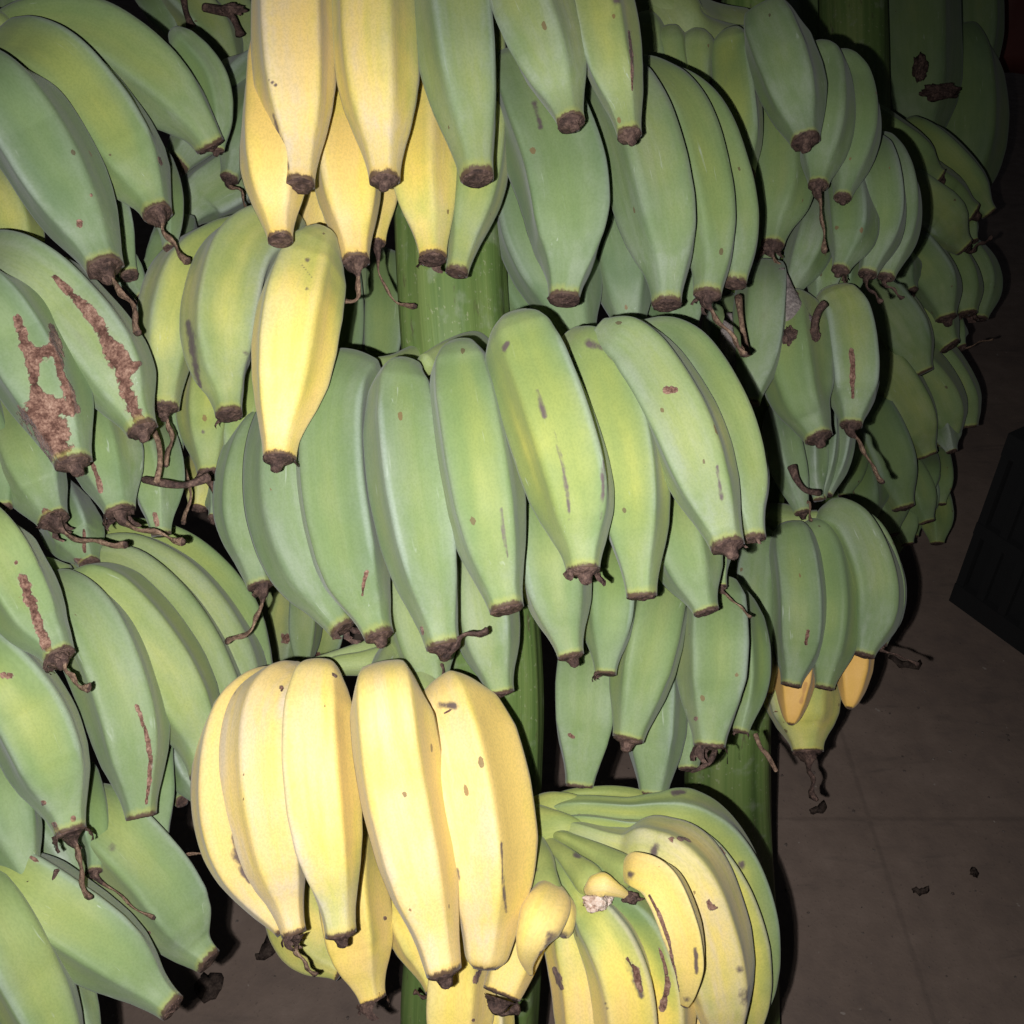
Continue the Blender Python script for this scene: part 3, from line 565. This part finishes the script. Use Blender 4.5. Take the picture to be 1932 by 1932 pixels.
banana('-90,280 -10,370 35,450 50,540', 60, .63, .42, tip=None)
banana('170,320 205,400 230,470 246,520', 40, .645, .12, tip='cap')
banana('330,60,0 395,140,0 412,220,0 408,285,0', 34, .66, .1, roll=-30, tip='nub', wax=.6)
banana('285,270 312,350 322,420 322,470', 30, .635, .08, tip='cap', wax=.6)
banana('190,430 225,490 255,530 272,565', 34, .65, .05, tip='nub', wax=.6)
hand(B, 'second left green hand with long brown cork scars')
banana('-80,560,.03 -8,580,0 44,650,0 92,748,0 118,820,-.002 136,878,-.006', 80, .545, (.16, .14, .10), roll=4, n=5, prof='fat', tip='nub', wax=.42,
       scar=['33,600,7 45,645,11 60,668,15 62,700,12 66,725,10 72,752,15 66,775,24 84,800,26 98,828,25 112,850,18 120,868,12', '98,618,9 104,650,12 112,685,10 114,705,9 130,735,10 134,758,10', '62,668,16 104,662,15', '72,764,20 112,770,18 138,772,13', '62,782,26 100,802,28 116,842,20', '80,850,4 95,868,6'])
banana('-40,520,.03 58,535,0 138,602,0 210,690,0 248,762,-.002 274,812,-.006', 80, .57, (.18, .22, .16), roll=-8, n=5, prof='fat', tip='nub', wax=.4,
       scar=['104,522,6 135,555,9 160,580,11 180,605,12 202,640,15 222,668,14 240,682,12', '200,640,14 215,680,13 232,700,14 250,692,12 264,686,5', '225,690,13 240,740,13 250,770,13 262,798,12'])
banana('20,760 48,850 80,930 106,982', 66, .60, (.14, .12, .05), roll=6, n=5, tip='cap', flake=True, style='135,1013 185,1024 240,1028', scar=['85,965,6 110,970,7'])
banana('165,740 185,830 205,900 224,966', 64, .598, (.2, .18, .06), roll=14, n=5, tip='cap', style='255,995 310,1010 350,1025', flake=True, scar=['163,850,4 180,890,5 190,925,5'])
banana('255,780 280,850 295,920 305,1010', 48, .63, (.3, .12, .05), roll=20, n=5, tip=None, scar=['292,970,4 296,990,4'])
banana('110,930 135,990 152,1030 168,1068', 56, .64, (.12, .1, .06), roll=12, n=5, tip='ring', scar=['158,1000,3 160,1040,4', '145,1058,7 165,1060,5'])
banana('-60,700 -20,800 5,900 10,960', 40, .60, .1, tip='cap')
tube('dried_style', '290,812,.60,6 300,840,.595,5 302,875,.59,5 295,910,.588,6', M['straw'], HAND, ns=20, nr=8)
tube('dried_style', '272,905,.60,7 310,912,.59,8 350,915,.588,6 395,900,.59,10', M['dried'], HAND, ns=20, nr=8)
hand(B, 'third left hand fanning out to the right on short stems')
tube('crown', '-60,1120,.66,60 20,1110,.64,55 90,1100,.63,46 130,1095,.628,30', M['skin'], HAND, n=4, lob=.05, wob=.05, skin=dict(ripe=.27, wax=.25))
banana('100,1080 170,1050 250,1030 345,1058 430,1140 480,1230 500,1300', 58, .705, (.26, .26, .14), prof=ped_prof(.12, .4), roll=-20, n=5, top=0, tip='ring', bruise=['495,1230,3 500,1270,3'])
banana('100,1085 170,1068 250,1062 345,1120 425,1225 460,1310 470,1390', 64, .680, (.28, .30, .2), prof=ped_prof(.12, .38), roll=-14, n=5, top=0, tip=None, wax=.5)
banana('98,1100 160,1088 240,1095 330,1180 400,1300 425,1390 430,1470', 68, .652, (.26, .28, .16), prof=ped_prof(.10, .36), roll=-12, n=5, top=0, tip='cap', wax=.42, flake=True)
banana('95,1115 150,1110 215,1135 300,1240 360,1360 378,1420 386,1466', 72, .618, (.24, .30, .2), prof=ped_prof(.08, .36), roll=-8, n=5, top=0, tip='ring', wax=.4, scar=['385,1425,4 386,1438,3'])
banana('85,1140 125,1140 180,1200 230,1330 252,1440 266,1542', 72, .585, (.22, .26, .16), roll=-4, n=5, prof='fat', tip='ring', wax=.4, scar=['258,1330,3 275,1380,4 284,1430,4.5 282,1470,4 276,1515,3'], top=.03)
banana('290,1350 290,1450 298,1520 306,1588', 42, .62, .08, tip='cap', style='335,1612 365,1612 405,1604', wax=.55)
banana('335,1370 350,1440 365,1480 380,1508', 42, .645, .08, tip='cap', flake=True, wax=.55)
banana('290,1420 315,1470 330,1495 345,1512', 34, .66, .06, tip='ring')
banana('-95,980,.03 -28,1025,0 22,1100,0 68,1172,0 98,1210,-.002 117,1240,-.006', 72, .53, (.24, .24, .08), roll=-14, n=5, prof='fat', tip='nub', wax=.45, flake=True, scar=['30,1062,4', '44,1092,10 55,1125,12 66,1155,9 76,1185,9 90,1222,9'], style='132,1275 150,1292 170,1303')
banana('-80,1250,.03 -8,1275,0 52,1350,0 95,1450,0 120,1520,-.002 134,1570,-.006', 77, .54, (.2, .28, .12), roll=2, n=5, prof='fat', tip='cap', wax=.4, style='150,1610 152,1650 168,1698', scar=['3,1273,4 22,1275,5', '82,1515,6', '102,1555,5 112,1575,5', '138,1545,5'], flake=True)
banana('20,1420 70,1530 115,1610 150,1662', 52, .60, .08, tip='cap', wax=.5)
banana('150,1440 170,1530 182,1600 180,1645', 36, .585, .08, tip='cap', flake=True, style='215,1680 250,1710 292,1735', wax=.5)
hand(B, 'bottom left green hand with long fruits pointing down to the right')
banana('-60,1400 -10,1480 25,1580 58,1662', 62, .55, .12, roll=-10, n=5, tip='cap', flake=True, style='85,1690 100,1670 105,1640', straw=False)
banana('-60,1640,.03 40,1680,0 130,1740,0 220,1805,0 285,1865,-.002 326,1900,-.006', 74, .55, (.3, .22, .08), roll=-8, n=5, tip='cap', wax=.36, scar=['35,1595,2 70,1625,3'])
banana('160,1530,.03 215,1580,0 275,1650,0 330,1735,0 362,1785,-.002 394,1816,-.006', 72, .60, (.34, .2, .1), roll=-16, n=5, prof='fat', tip='ring', wax=.4, bruise=['210,1598,9'], scar=['282,1759,4'])
banana('-60,1660,.03 -5,1740,0 50,1850,0 100,1960,0 140,2060,0', 74, .53, .28, roll=-10, n=5, tip=None)
banana('60,1740 110,1830 150,1920 180,2000', 46, .57, .2, tip=None)

# ------------------------------------------------------------------ bunch C: right of the middle, a step further back
Cb = bunch('dim green bunch right of the centre with split orange fruits at its lower end')
tube('stalk', '1420,-260,1.0,52 1418,100,0.9306,55 1425,500,0.9212,58 1410,1000,0.9212,62 1372,1400,0.9212,78 1385,1650,1.0,78 1400,2000,0.9964,74 1405,2200,1.0340,72', M['stalk'], Cb, n=9, lob=.03, ns=80, nr=48, knob=.05)
hand(Cb, 'top hand of the dim bunch, joined at a pale fleshy crown')
tube('crown', '1400,60,0.9024,40 1330,50,0.8742,44 1270,30,0.8460,58 1235,-20,.885,66 1220,-120,.88,70', M['skin'], HAND, n=4, lob=.05, wob=.05, skin=dict(ripe=.27, wax=.25))
tube('crown', '1260,20,0.8460,56 1285,65,0.8413,56 1330,75,0.8507,42 1380,80,0.8648,34 1440,70,0.8648,24', M['skin'], HAND, n=4, lob=.05, wob=.05, skin=dict(ripe=.27, wax=.25))
banana('1215,30 1225,110 1265,220 1300,330', 46, 0.832, .26, roll=0, top=0, tip=None, prof='fat')
banana('1265,55 1268,130 1290,240 1320,340', 46, 0.825, .28, roll=10, top=0, tip=None, prof='fat')
banana('1315,60 1308,130 1312,220 1330,330', 42, 0.827, .27, roll=0, top=0, tip=None, prof='fat')
banana('1384,62,.02 1384,110 1388,200 1398,290 1405,335', 50, 0.808, .26, roll=4, n=5, prof='fat', tip='nub', wax=.35)
banana('1448,26,.03 1462,70 1488,150 1505,220 1517,266', 64, 0.775, (.18, .18, .1), roll=-8, n=5, prof='fat', tip='nub', wax=.4)
banana('1530,90,.02 1552,140 1562,220 1552,300 1545,350', 50, 0.799, .14, roll=4, n=5, prof='fat', tip='nub', style='1550,400 1553,440 1558,478', wax=.4)
banana('1565,105,.02 1605,160 1618,240 1602,320 1591,374', 44, 0.813, .12, roll=-10, n=5, prof='fat', tip='nub', wax=.4)
banana('1450,180 1472,270 1478,360 1466,420 1458,466', 58, 0.823, .2, roll=10, n=5, tip='cap', style='1475,505 1492,540 1503,562', flake=True)
banana('1432,160 1434,230 1425,300 1410,380', 28, 0.837, .16, tip=None)
hand(Cb, 'second hand of the dim bunch, five narrow fruits side by side')
banana('1590,320 1602,400 1602,455 1583,512', 48, 0.823, .12, roll=0, n=5, tip='nub', flake=True, wax=.5)
banana('1630,270 1655,340 1660,430 1636,518', 46, 0.841, .12, roll=-10, n=5, tip='cap', style='1640,545 1665,570', wax=.5, straw=False)
banana('1650,260 1692,340 1698,430 1670,524', 40, 0.860, .12, roll=-20, n=5, tip='cap', style='1690,550 1702,565', wax=.5, straw=False)
banana('1540,380 1530,450 1515,500 1490,552', 40, 0.846, .12, roll=0, tip='ring', wax=.6)
banana('1570,450 1560,500 1550,548 1545,580', 34, 0.855, .15, tip='cap', style='1525,610 1515,635', wax=.6, straw=False)
banana('1440,380 1440,450 1435,500 1430,560', 36, 0.874, .15, tip=None)
banana('1615,470 1605,510 1600,545 1598,565', 26, 0.869, .12, tip='cap')
hand(Cb, 'third hand of the dim bunch with dry flower remains')
banana('1440,508 1438,570 1432,660 1418,762', 49, .795, .16, roll=-6, n=5, prof='fat', tip='ring', wax=.4)
banana('1370,560 1362,640 1352,720 1340,800', 40, 0.865, .1, tip=None)
banana('1498,560 1500,650 1512,740 1530,790 1545,826', 60, 0.794, (.26, .2, .1), roll=8, n=5, tip='nub', wax=.4)
banana('1560,552,.03 1592,610 1608,690 1610,750 1607,802', 54, 0.813, (.34, .2, .1), roll=-16, n=5, prof='fat', tip='cap', wax=.4, scar=['1606,662,5 1609,690,5 1608,720,5 1609,750,3'], style='1625,840 1645,880 1668,912')
banana('1470,760 1482,840 1500,910 1515,968', 38, 0.846, .08, tip='cap', style='1525,945 1530,985', wax=.6)
banana('1530,780 1535,840 1538,900 1545,945', 26, 0.860, .05, tip=None, wax=.6)
banana('1560,770 1565,830 1560,890 1550,940', 24, 0.865, .05, tip=None, wax=.6)
banana('1590,760 1592,820 1582,880 1562,935', 22, 0.869, .05, tip='cap', wax=.6)
tube('dried_style', '1494,880,0.8084,9 1503,905,0.8037,6 1520,925,0.8037,5 1545,930,0.8084,7', M['dried'], HAND, ns=20, nr=8)
peel('1474,505,.80,6 1482,560,.797,22 1496,605,.794,34 1515,635,.79,26 1540,668,.788,7', HAND, dict(ripe=.1, wax=.2), curl=.8, name='dried_bract').data.materials[0] = M['bract']
peel('1375,590,0.7990,6 1372,640,0.7943,14 1380,680,0.7915,10 1388,700,0.7915,4', HAND, dict(ripe=.1, wax=.2), curl=.5, name='dried_bract').data.materials[0] = M['bract']
clump('dried_tip', 1492, 636, 0.788, 16, M['dried'], HAND, .9, 1.2, 5, .5)
clump('dried_tip', 1535, 632, 0.788, 13, M['dried'], HAND, .8, 1.3, 15, .5)
tube('dried_style', '1536,630,0.7858,7 1538,605,0.7821,7 1545,585,0.7802,7 1556,572,0.7802,8', M['dried'], HAND, ns=20, nr=8)
tube('dried_style', '1393,560,0.7520,8 1398,600,0.7426,5 1404,640,0.7407,6 1408,672,0.7407,9', M['straw'], HAND, ns=20, nr=8)
hand(Cb, 'lowest hand of the dim bunch, green fruits over split orange ones')
tube('crown', '1420,985,0.8930,40 1470,985,0.8648,34 1510,985,0.8507,24 1545,978,0.8460,18', M['skin'], HAND, n=4, lob=.05, wob=.05, skin=dict(ripe=.27, wax=.25))
banana('1440,1000,.03 1432,1060 1428,1140 1432,1220 1440,1310', 46, 0.832, .14, roll=8, n=5, prof='fat', tip=None, wax=.4)
banana('1490,995,.03 1500,1040 1508,1130 1504,1220 1492,1294', 50, 0.807, .16, roll=-4, n=5, prof='fat', tip='ring', wax=.45, scar=['1525,1190,3 1520,1215,4'])
banana('1525,990,.03 1555,1040 1570,1130 1566,1220 1556,1300', 48, 0.816, .18, roll=10, n=5, prof='fat', tip='ring', wax=.4)
banana('1545,975,.03 1600,1000 1640,1080 1648,1160 1632,1238', 54, 0.820, (.2, .28, .1), roll=-14, n=5, prof='fat', tip='cap', wax=.42)
banana('1575,965,.03 1640,1010 1675,1090 1678,1160 1662,1216', 34, 0.837, .18, roll=-14, n=5, prof='fat', tip='cap', wax=.42, style='1690,1236 1715,1245 1732,1256', straw=False)
banana('1505,1220 1510,1300 1515,1370 1520,1420', 72, 0.851, (.5, .52, .5), roll=12, n=5, prof='slim', tip='cap', style='1530,1460 1536,1510', straw=False, wax=.25)
banana('1500,1130 1504,1220 1498,1300 1490,1368', 42, .822, .95, roll=4, n=5, prof='drop', tip=None, orange=.8, wax=.15, bruise=['1520,1290,4 1512,1325,4'])
banana('1608,1120 1610,1210 1608,1280 1602,1338', 38, .836, .95, roll=0, n=5, prof='drop', tip=None, orange=.8, wax=.15)
banana('1466,1170 1464,1240 1465,1300 1468,1345', 24, .846, .9, roll=0, n=5, tip=None, orange=.9, wax=.15)

# ------------------------------------------------------------------ bunch D: far right, nearly dark
D = bunch('nearly dark bunch at the far right with many small overlapping green fruits')
tube('stalk', '1600,-300,1.5,60 1610,100,1.46,60 1615,500,1.44,60 1600,900,1.46,60 1590,1200,1.5,58 1585,1330,1.52,56', M['stalk'], D, n=9, lob=.03, ns=50, nr=32, knob=.05)
hand(D, 'large dark fruits hanging at the top right')
banana('1565,-160 1562,0 1570,120 1585,260', 84, 1.652, .12, roll=0, n=5, tip=None, wax=.22)
banana('1715,-180 1718,0 1724,120 1732,230 1737,300', 84, 1.581, .12, roll=0, n=5, prof='fat', tip='cap', style='1730,150 1728,120', straw=False, wax=.22)
banana('1832,-140 1836,0 1838,90 1832,150 1828,188', 52, 1.676, .1, roll=0, n=5, tip='cap', wax=.22)
banana('1780,90 1800,140 1812,220 1812,310 1800,400', 84, 1.628, .14, roll=0, n=5, prof='fat', tip=None, scar=['1790,170,6'], wax=.22)
clump('dried_tip', 1736, 128, 1.499, 14, M['dried'], HAND, .8, 1.770, 4, .5)
clump('dried_tip', 1775, 172, 1.499, 20, M['dried'], HAND, 1.770, .7, 6, .5)
hand(D, 'upper hand of small dark fruits pointing right and down')
banana('1610,220,.03 1655,250,0 1705,285,0 1745,318,0 1772,336,0', 48, 1.333, .2, roll=-10, n=5, prof='fat', tip='nub', wax=.22)
banana('1700,240,.03 1760,280,0 1820,345,0 1850,385,0 1866,404,0', 40, 1.416, .18, roll=-20, n=5, prof='fat', tip='ring', wax=.22)
banana('1680,300,.03 1735,345,0 1785,372,0 1815,392,0 1834,403,0', 52, 1.369, .2, roll=-10, n=5, prof='fat', tip='nub', wax=.22)
banana('1660,330,.03 1712,375,0 1765,410,0 1800,445,0 1822,465,0', 54, 1.345, .26, roll=-14, n=5, prof='fat', tip='cap', style='1850,460 1872,450', straw=False, wax=.22)
banana('1800,390 1825,425 1838,456', 24, 1.416, .1, tip='ring', wax=.22)
hand(D, 'middle hand of small dark fruits at the far right')
banana('1680,430 1725,480 1765,540 1784,602', 50, 1.345, .16, roll=-10, n=5, prof='fat', tip='nub', wax=.22)
banana('1730,440 1785,490 1815,545 1824,594', 44, 1.392, .2, roll=-10, n=5, prof='fat', tip='ring', wax=.22)
banana('1780,440 1835,490 1856,540 1850,602', 32, 1.440, .16, roll=-10, n=5, prof='fat', tip='ring', wax=.22)
banana('1680,470 1694,505 1706,530 1720,552', 38, 1.310, .08, tip='nub', wax=.5)
banana('1630,540 1670,585 1710,640 1742,705', 58, 1.322, .24, roll=-10, n=5, prof='fat', tip=None, wax=.22)
banana('1690,545 1740,590 1770,625 1792,655', 50, 1.369, .18, roll=-10, n=5, prof='fat', tip='cap', wax=.22)
banana('1785,590 1802,625 1815,655', 24, 1.416, .1, tip='cap', style='1850,645 1875,640', straw=True, wax=.22)
hand(D, 'lower hand of small dark fruits tapering to the dark floor')
banana('1625,665,.03 1665,700,0 1705,760,0 1735,820,0 1752,858,0', 54, 1.333, .26, roll=-10, n=5, prof='fat', tip='ring', bruise=['1650,780,8'], wax=.22)
banana('1650,660,.03 1715,690,0 1765,750,0 1785,800,0 1790,840,0', 50, 1.369, .24, roll=-10, n=5, prof='fat', tip=None, wax=.22)
banana('1690,645,.03 1755,670,0 1805,735,0 1825,775,0 1830,806,0', 42, 1.404, .2, roll=-10, n=5, prof='fat', tip='ring', wax=.22)
banana('1765,770 1785,820 1797,852', 26, 1.357, .1, tip='ring', wax=.9)
banana('1620,760 1655,820 1685,890 1708,958', 54, 1.310, .18, roll=-10, n=5, tip='cap', wax=.22)
banana('1690,860 1715,905 1735,945 1750,986', 38, 1.369, .12, tip='ring', wax=.22)
banana('1768,850 1776,900 1777,952', 22, 1.416, .16, tip='ring', wax=.22)
banana('1745,860 1752,895 1755,930', 26, 1.381, .1, tip='ring', wax=.22)
banana('1615,890 1645,930 1665,970 1680,1012', 46, 1.333, .14, tip='ring', wax=.22)
banana('1680,940 1700,980 1712,1028', 34, 1.381, .12, tip='ring', wax=.22)
banana('1612,840 1602,890 1594,938', 30, 1.274, .1, tip='nub', wax=.22)
banana('1618,880 1630,930 1642,985', 42, 1.298, .14, tip=None, wax=.22)
banana('1700,870 1735,930 1742,985', 40, 1.428, .12, tip='ring', wax=.22)

hand(D, 'slim dark fruits crowded behind the far right hands')
for (x, y, a) in ((1700, 255, 35), (1745, 300, 40), (1705, 420, 50), (1760, 455, 55), (1800, 470, 60), (1660, 520, 60), (1745, 560, 60), (1690, 610, 55), (1750, 640, 55),
                  (1640, 700, 55), (1735, 700, 50), (1690, 800, 62), (1740, 830, 66), (1655, 860, 66), (1700, 920, 70), (1750, 930, 74), (1660, 960, 72), (1620, 960, 78)):
    ca, sa = math.cos(math.radians(a)), math.sin(math.radians(a)); dd = 1.46 + .05*math.sin(x + y)
    banana('%d,%d %d,%d %d,%d %d,%d' % (x - 20*ca, y - 20*sa, x + 25*ca, y + 15*sa, x + 60*ca, y + 60*sa, x + 72*ca, y + 100*sa), 30 + 5*math.sin(x*3), dd, .2, prof='fat', tip='ring', wax=.2)

# ------------------------------------------------------------------ bunch E: behind, upper left
E = bunch('dark bunch behind the upper left, seen between the left bunch and the yellow fruits')
tube('stalk', '430,-300,0.9900,50 440,100,0.9540,52 450,500,0.9360,55 455,800,0.9450,55 455,1000,0.9720,40', M['stalk'], E, n=9, lob=.03, ns=50, nr=32, knob=.05)
hand(E, 'dark green fruits at the top edge behind the left bunch')
banana('300,-60 350,0 405,60 445,140', 48, 0.864, .24, roll=-20, n=5, prof='fat', tip=None)
banana('360,-60 420,10 460,80 485,150', 50, 0.891, .26, roll=-20, n=5, prof='fat', tip=None)
banana('260,-40 290,10 315,50 340,90', 30, 0.873, .05, roll=0, tip=None, wax=.7)
banana('420,-60 450,-10 480,40 510,110', 44, 0.918, .2, roll=-20, n=5, tip=None)
banana('30,-90 45,-40 40,10 30,60', 60, 0.720, .14, tip=None)
tube('dried_style', '345,-10,0.8370,7 350,20,0.8325,5 357,40,0.8280,6 360,50,0.8280,10', M['dried'], HAND, ns=20, nr=8)
tube('dried_style', '385,14,0.8370,8 415,20,0.8325,9 435,28,0.8280,7 448,52,0.8280,6 453,66,0.8280,10', M['dried'], HAND, ns=20, nr=8)
clump('dried_tip', 441, 18, .826, 13, M['dried'], HAND, 1.6, .7, 2, .5)
hand(E, 'pale green tips in the gap beside the top yellow fruits')
banana('510,130 450,165 395,230 360,275 332,312', 60, 0.774, .14, roll=-10, n=5, tip=None, wax=.5)
banana('520,150 480,210 450,280 430,338', 46, 0.751, .08, roll=-10, n=5, tip='nub', style='455,362 464,398', wax=.6)
banana('500,280 430,340 370,380 340,430', 58, 0.792, .12, roll=0, n=5, tip=None, wax=.5)
banana('350,420 330,470 300,500 270,520', 40, 0.720, .1, tip='cap')
banana('330,480 320,530 300,560 280,590', 36, 0.756, .12, tip='cap')

# ------------------------------------------------------------------ things beyond the fruit
def box(name, o, ex, ey, ez, mat, parent=None):          # o corner, three edge vectors
    o, ex, ey, ez = map(np.array, (o, ex, ey, ez)); V = [o + a*ex + b*ey + c*ez for c in (0, 1) for b in (0, 1) for a in (0, 1)]
    return mesh_obj(name, V, [(0, 2, 3, 1), (4, 5, 7, 6), (0, 1, 5, 4), (2, 6, 7, 3), (0, 4, 6, 2), (1, 3, 7, 5)], mat, parent, False)
crate = empty('plastic_crate'); crate['label'] = 'black slatted plastic crate on the dark floor at the right edge'; crate['category'] = 'crate'
c0 = floor_at(1790, 1133); c1 = floor_at(1932, 1236); ux = (c1-c0)/np.linalg.norm(c1-c0); uy = np.array([-ux[1], ux[0], 0.]); uz = np.array([0, 0, 1.])
mb = plain('black_plastic', (.004, .004, .005), .85)
Lc, Wc, Hc = .52, .36, .30; t = .012
for k in (0, 1):                                           # long and short sides built from rails and slats
    for (o, u, w, L) in ((c0 + uy*(Wc-t)*k, ux, uy, Lc), (c0 + ux*(Lc-t)*k, uy, ux, Wc)):
        inset = t if u is uy else 0
        for z, h in ((.0, .035), (.13, .02), (.265, .035)):
            box('rail', o + u*inset + uz*z, u*(L-2*inset), w*t, uz*h, mb, crate)
        nsl = int(L/.035)
        for i in range(nsl+1):
            x = inset + (L - 2*inset - .012)*i/nsl
            box('slat', o + u*x + w*.002 + uz*.035, u*.012, w*(t-.004), uz*.23, mb, crate)
for k in (0, 1):  # added dark panels behind the slats, so the slots show black instead of floor
    box('added_dark_panel', c0 + ux*(t+.001) + uy*(t+.001 + k*(Wc-2*t-.006)) + uz*.02, ux*(Lc-2*t-.002), uy*.004, uz*.25, mb, crate)
    box('added_dark_panel', c0 + ux*(t+.001 + k*(Lc-2*t-.006)) + uy*(t+.008) + uz*.02, ux*.004, uy*(Wc-2*t-.016), uz*.25, mb, crate)
box('crate_floor', c0 + ux*t + uy*t + uz*.004, ux*(Lc-2*t), uy*(Wc-2*t), uz*.008, mb, crate)

sheet_m = plain('red_sheet_plastic', (.12, .032, .026), .45, .4, 9)
p0 = at(1300, 140, 2.35); n1, n2 = 60, 30; V = []
for j in range(n2):
    for i in range(n1):
        x = 1.55*i/(n1-1); z = 1.1*j/(n2-1)
        y = .05*mnoise.noise((x*5, z*1.3, 3)) + .016*mnoise.noise((x*22, z*5, 8))
        V.append((p0[0] - .05 + x, p0[1] + y + .0, p0[2] + z + .012*mnoise.noise((x*6, 1, 1))))
sh = mesh_obj('red_sheet', V, grid_faces(n2, n1, False), sheet_m, None)
md = sh.modifiers.new('thickness', 'SOLIDIFY'); md.thickness = .003
sh['label'] = 'dark red plastic sheet hanging far back at the top right corner'; sh['category'] = 'sheet'

# dry scraps lying on the floor
scrap_m = dried_material('scrap', (.02, .014, .012), (.05, .034, .028), (.11, .08, .065))
def scrap(x, y, L, w, ang, label, seed):
    c = floor_at(x, y); r = random.Random(seed); V = []; K = 9
    for i in range(K):
        q = i/(K-1)-.5; a = ang + .9*q*r.uniform(.5, 1.5); ww = w*(1 - (2*q)**2*.8)*r.uniform(.7, 1.2)
        cx, cy = c[0] + math.cos(a)*L*q, c[1] + math.sin(a)*L*q
        for e in (-1, 0, 1): V.append((cx - math.sin(a)*ww*e, cy + math.cos(a)*ww*e, .004 + .004*abs(math.sin(q*7 + seed)) + (.004 if e == 0 else .0)))
    o = mesh_obj('dried_scrap', V, grid_faces(K, 3, False), scrap_m, None); m = o.modifiers.new('thickness', 'SOLIDIFY'); m.thickness = .0025
    o['label'] = label; o['category'] = 'plant scrap'; o['group'] = 'dry scraps on the floor'
scrap(1735, 1690, .018, .002, .1, 'thin curled dry scrap alone on the bare floor at lower right', 1)
scrap(1835, 1655, .008, .003, 1.2, 'small dry scrap nearest the right edge of the bare floor', 2)
scrap(1545, 1535, .025, .004, .5, 'dry leafy scrap below the hanging style of the split orange hand', 3)
scrap(1705, 1262, .045, .006, -.4, 'thin dry twig on the floor right of the split orange fruits', 4)
scrap(398, 1868, .028, .016, .6, 'dark flat scrap on the floor between the bottom left fruits and the yellow hand', 5)
scrap(515, 1790, .040, .008, 1.3, 'dry upright shred on the floor just left of the yellow hand', 6)

# grit: uncountable crumbs on the concrete
gr = random.Random(3); V = []; F = []
for _ in range(900):
    x = gr.uniform(-.55, 1.3); y = gr.uniform(.35, 2.2); h = gr.uniform(.0006, .0022); k = len(V); a0 = gr.random()*6
    for i in range(5):
        a = a0 + i*1.257; q = h*gr.uniform(.7, 1.5); V.append((x + q*math.cos(a), y + q*math.sin(a), .0002))
    V.append((x, y, h*.9)); F += [(k+i, k+(i+1) % 5, k+5) for i in range(5)]
gt = mesh_obj('grit', V, F, dried_material('grit_dirt', (.05, .035, .03), (.13, .10, .09), (.30, .25, .22)), None, False)
gt['kind'] = 'stuff'; gt['label'] = 'fine dark and pale grit scattered over the concrete floor'
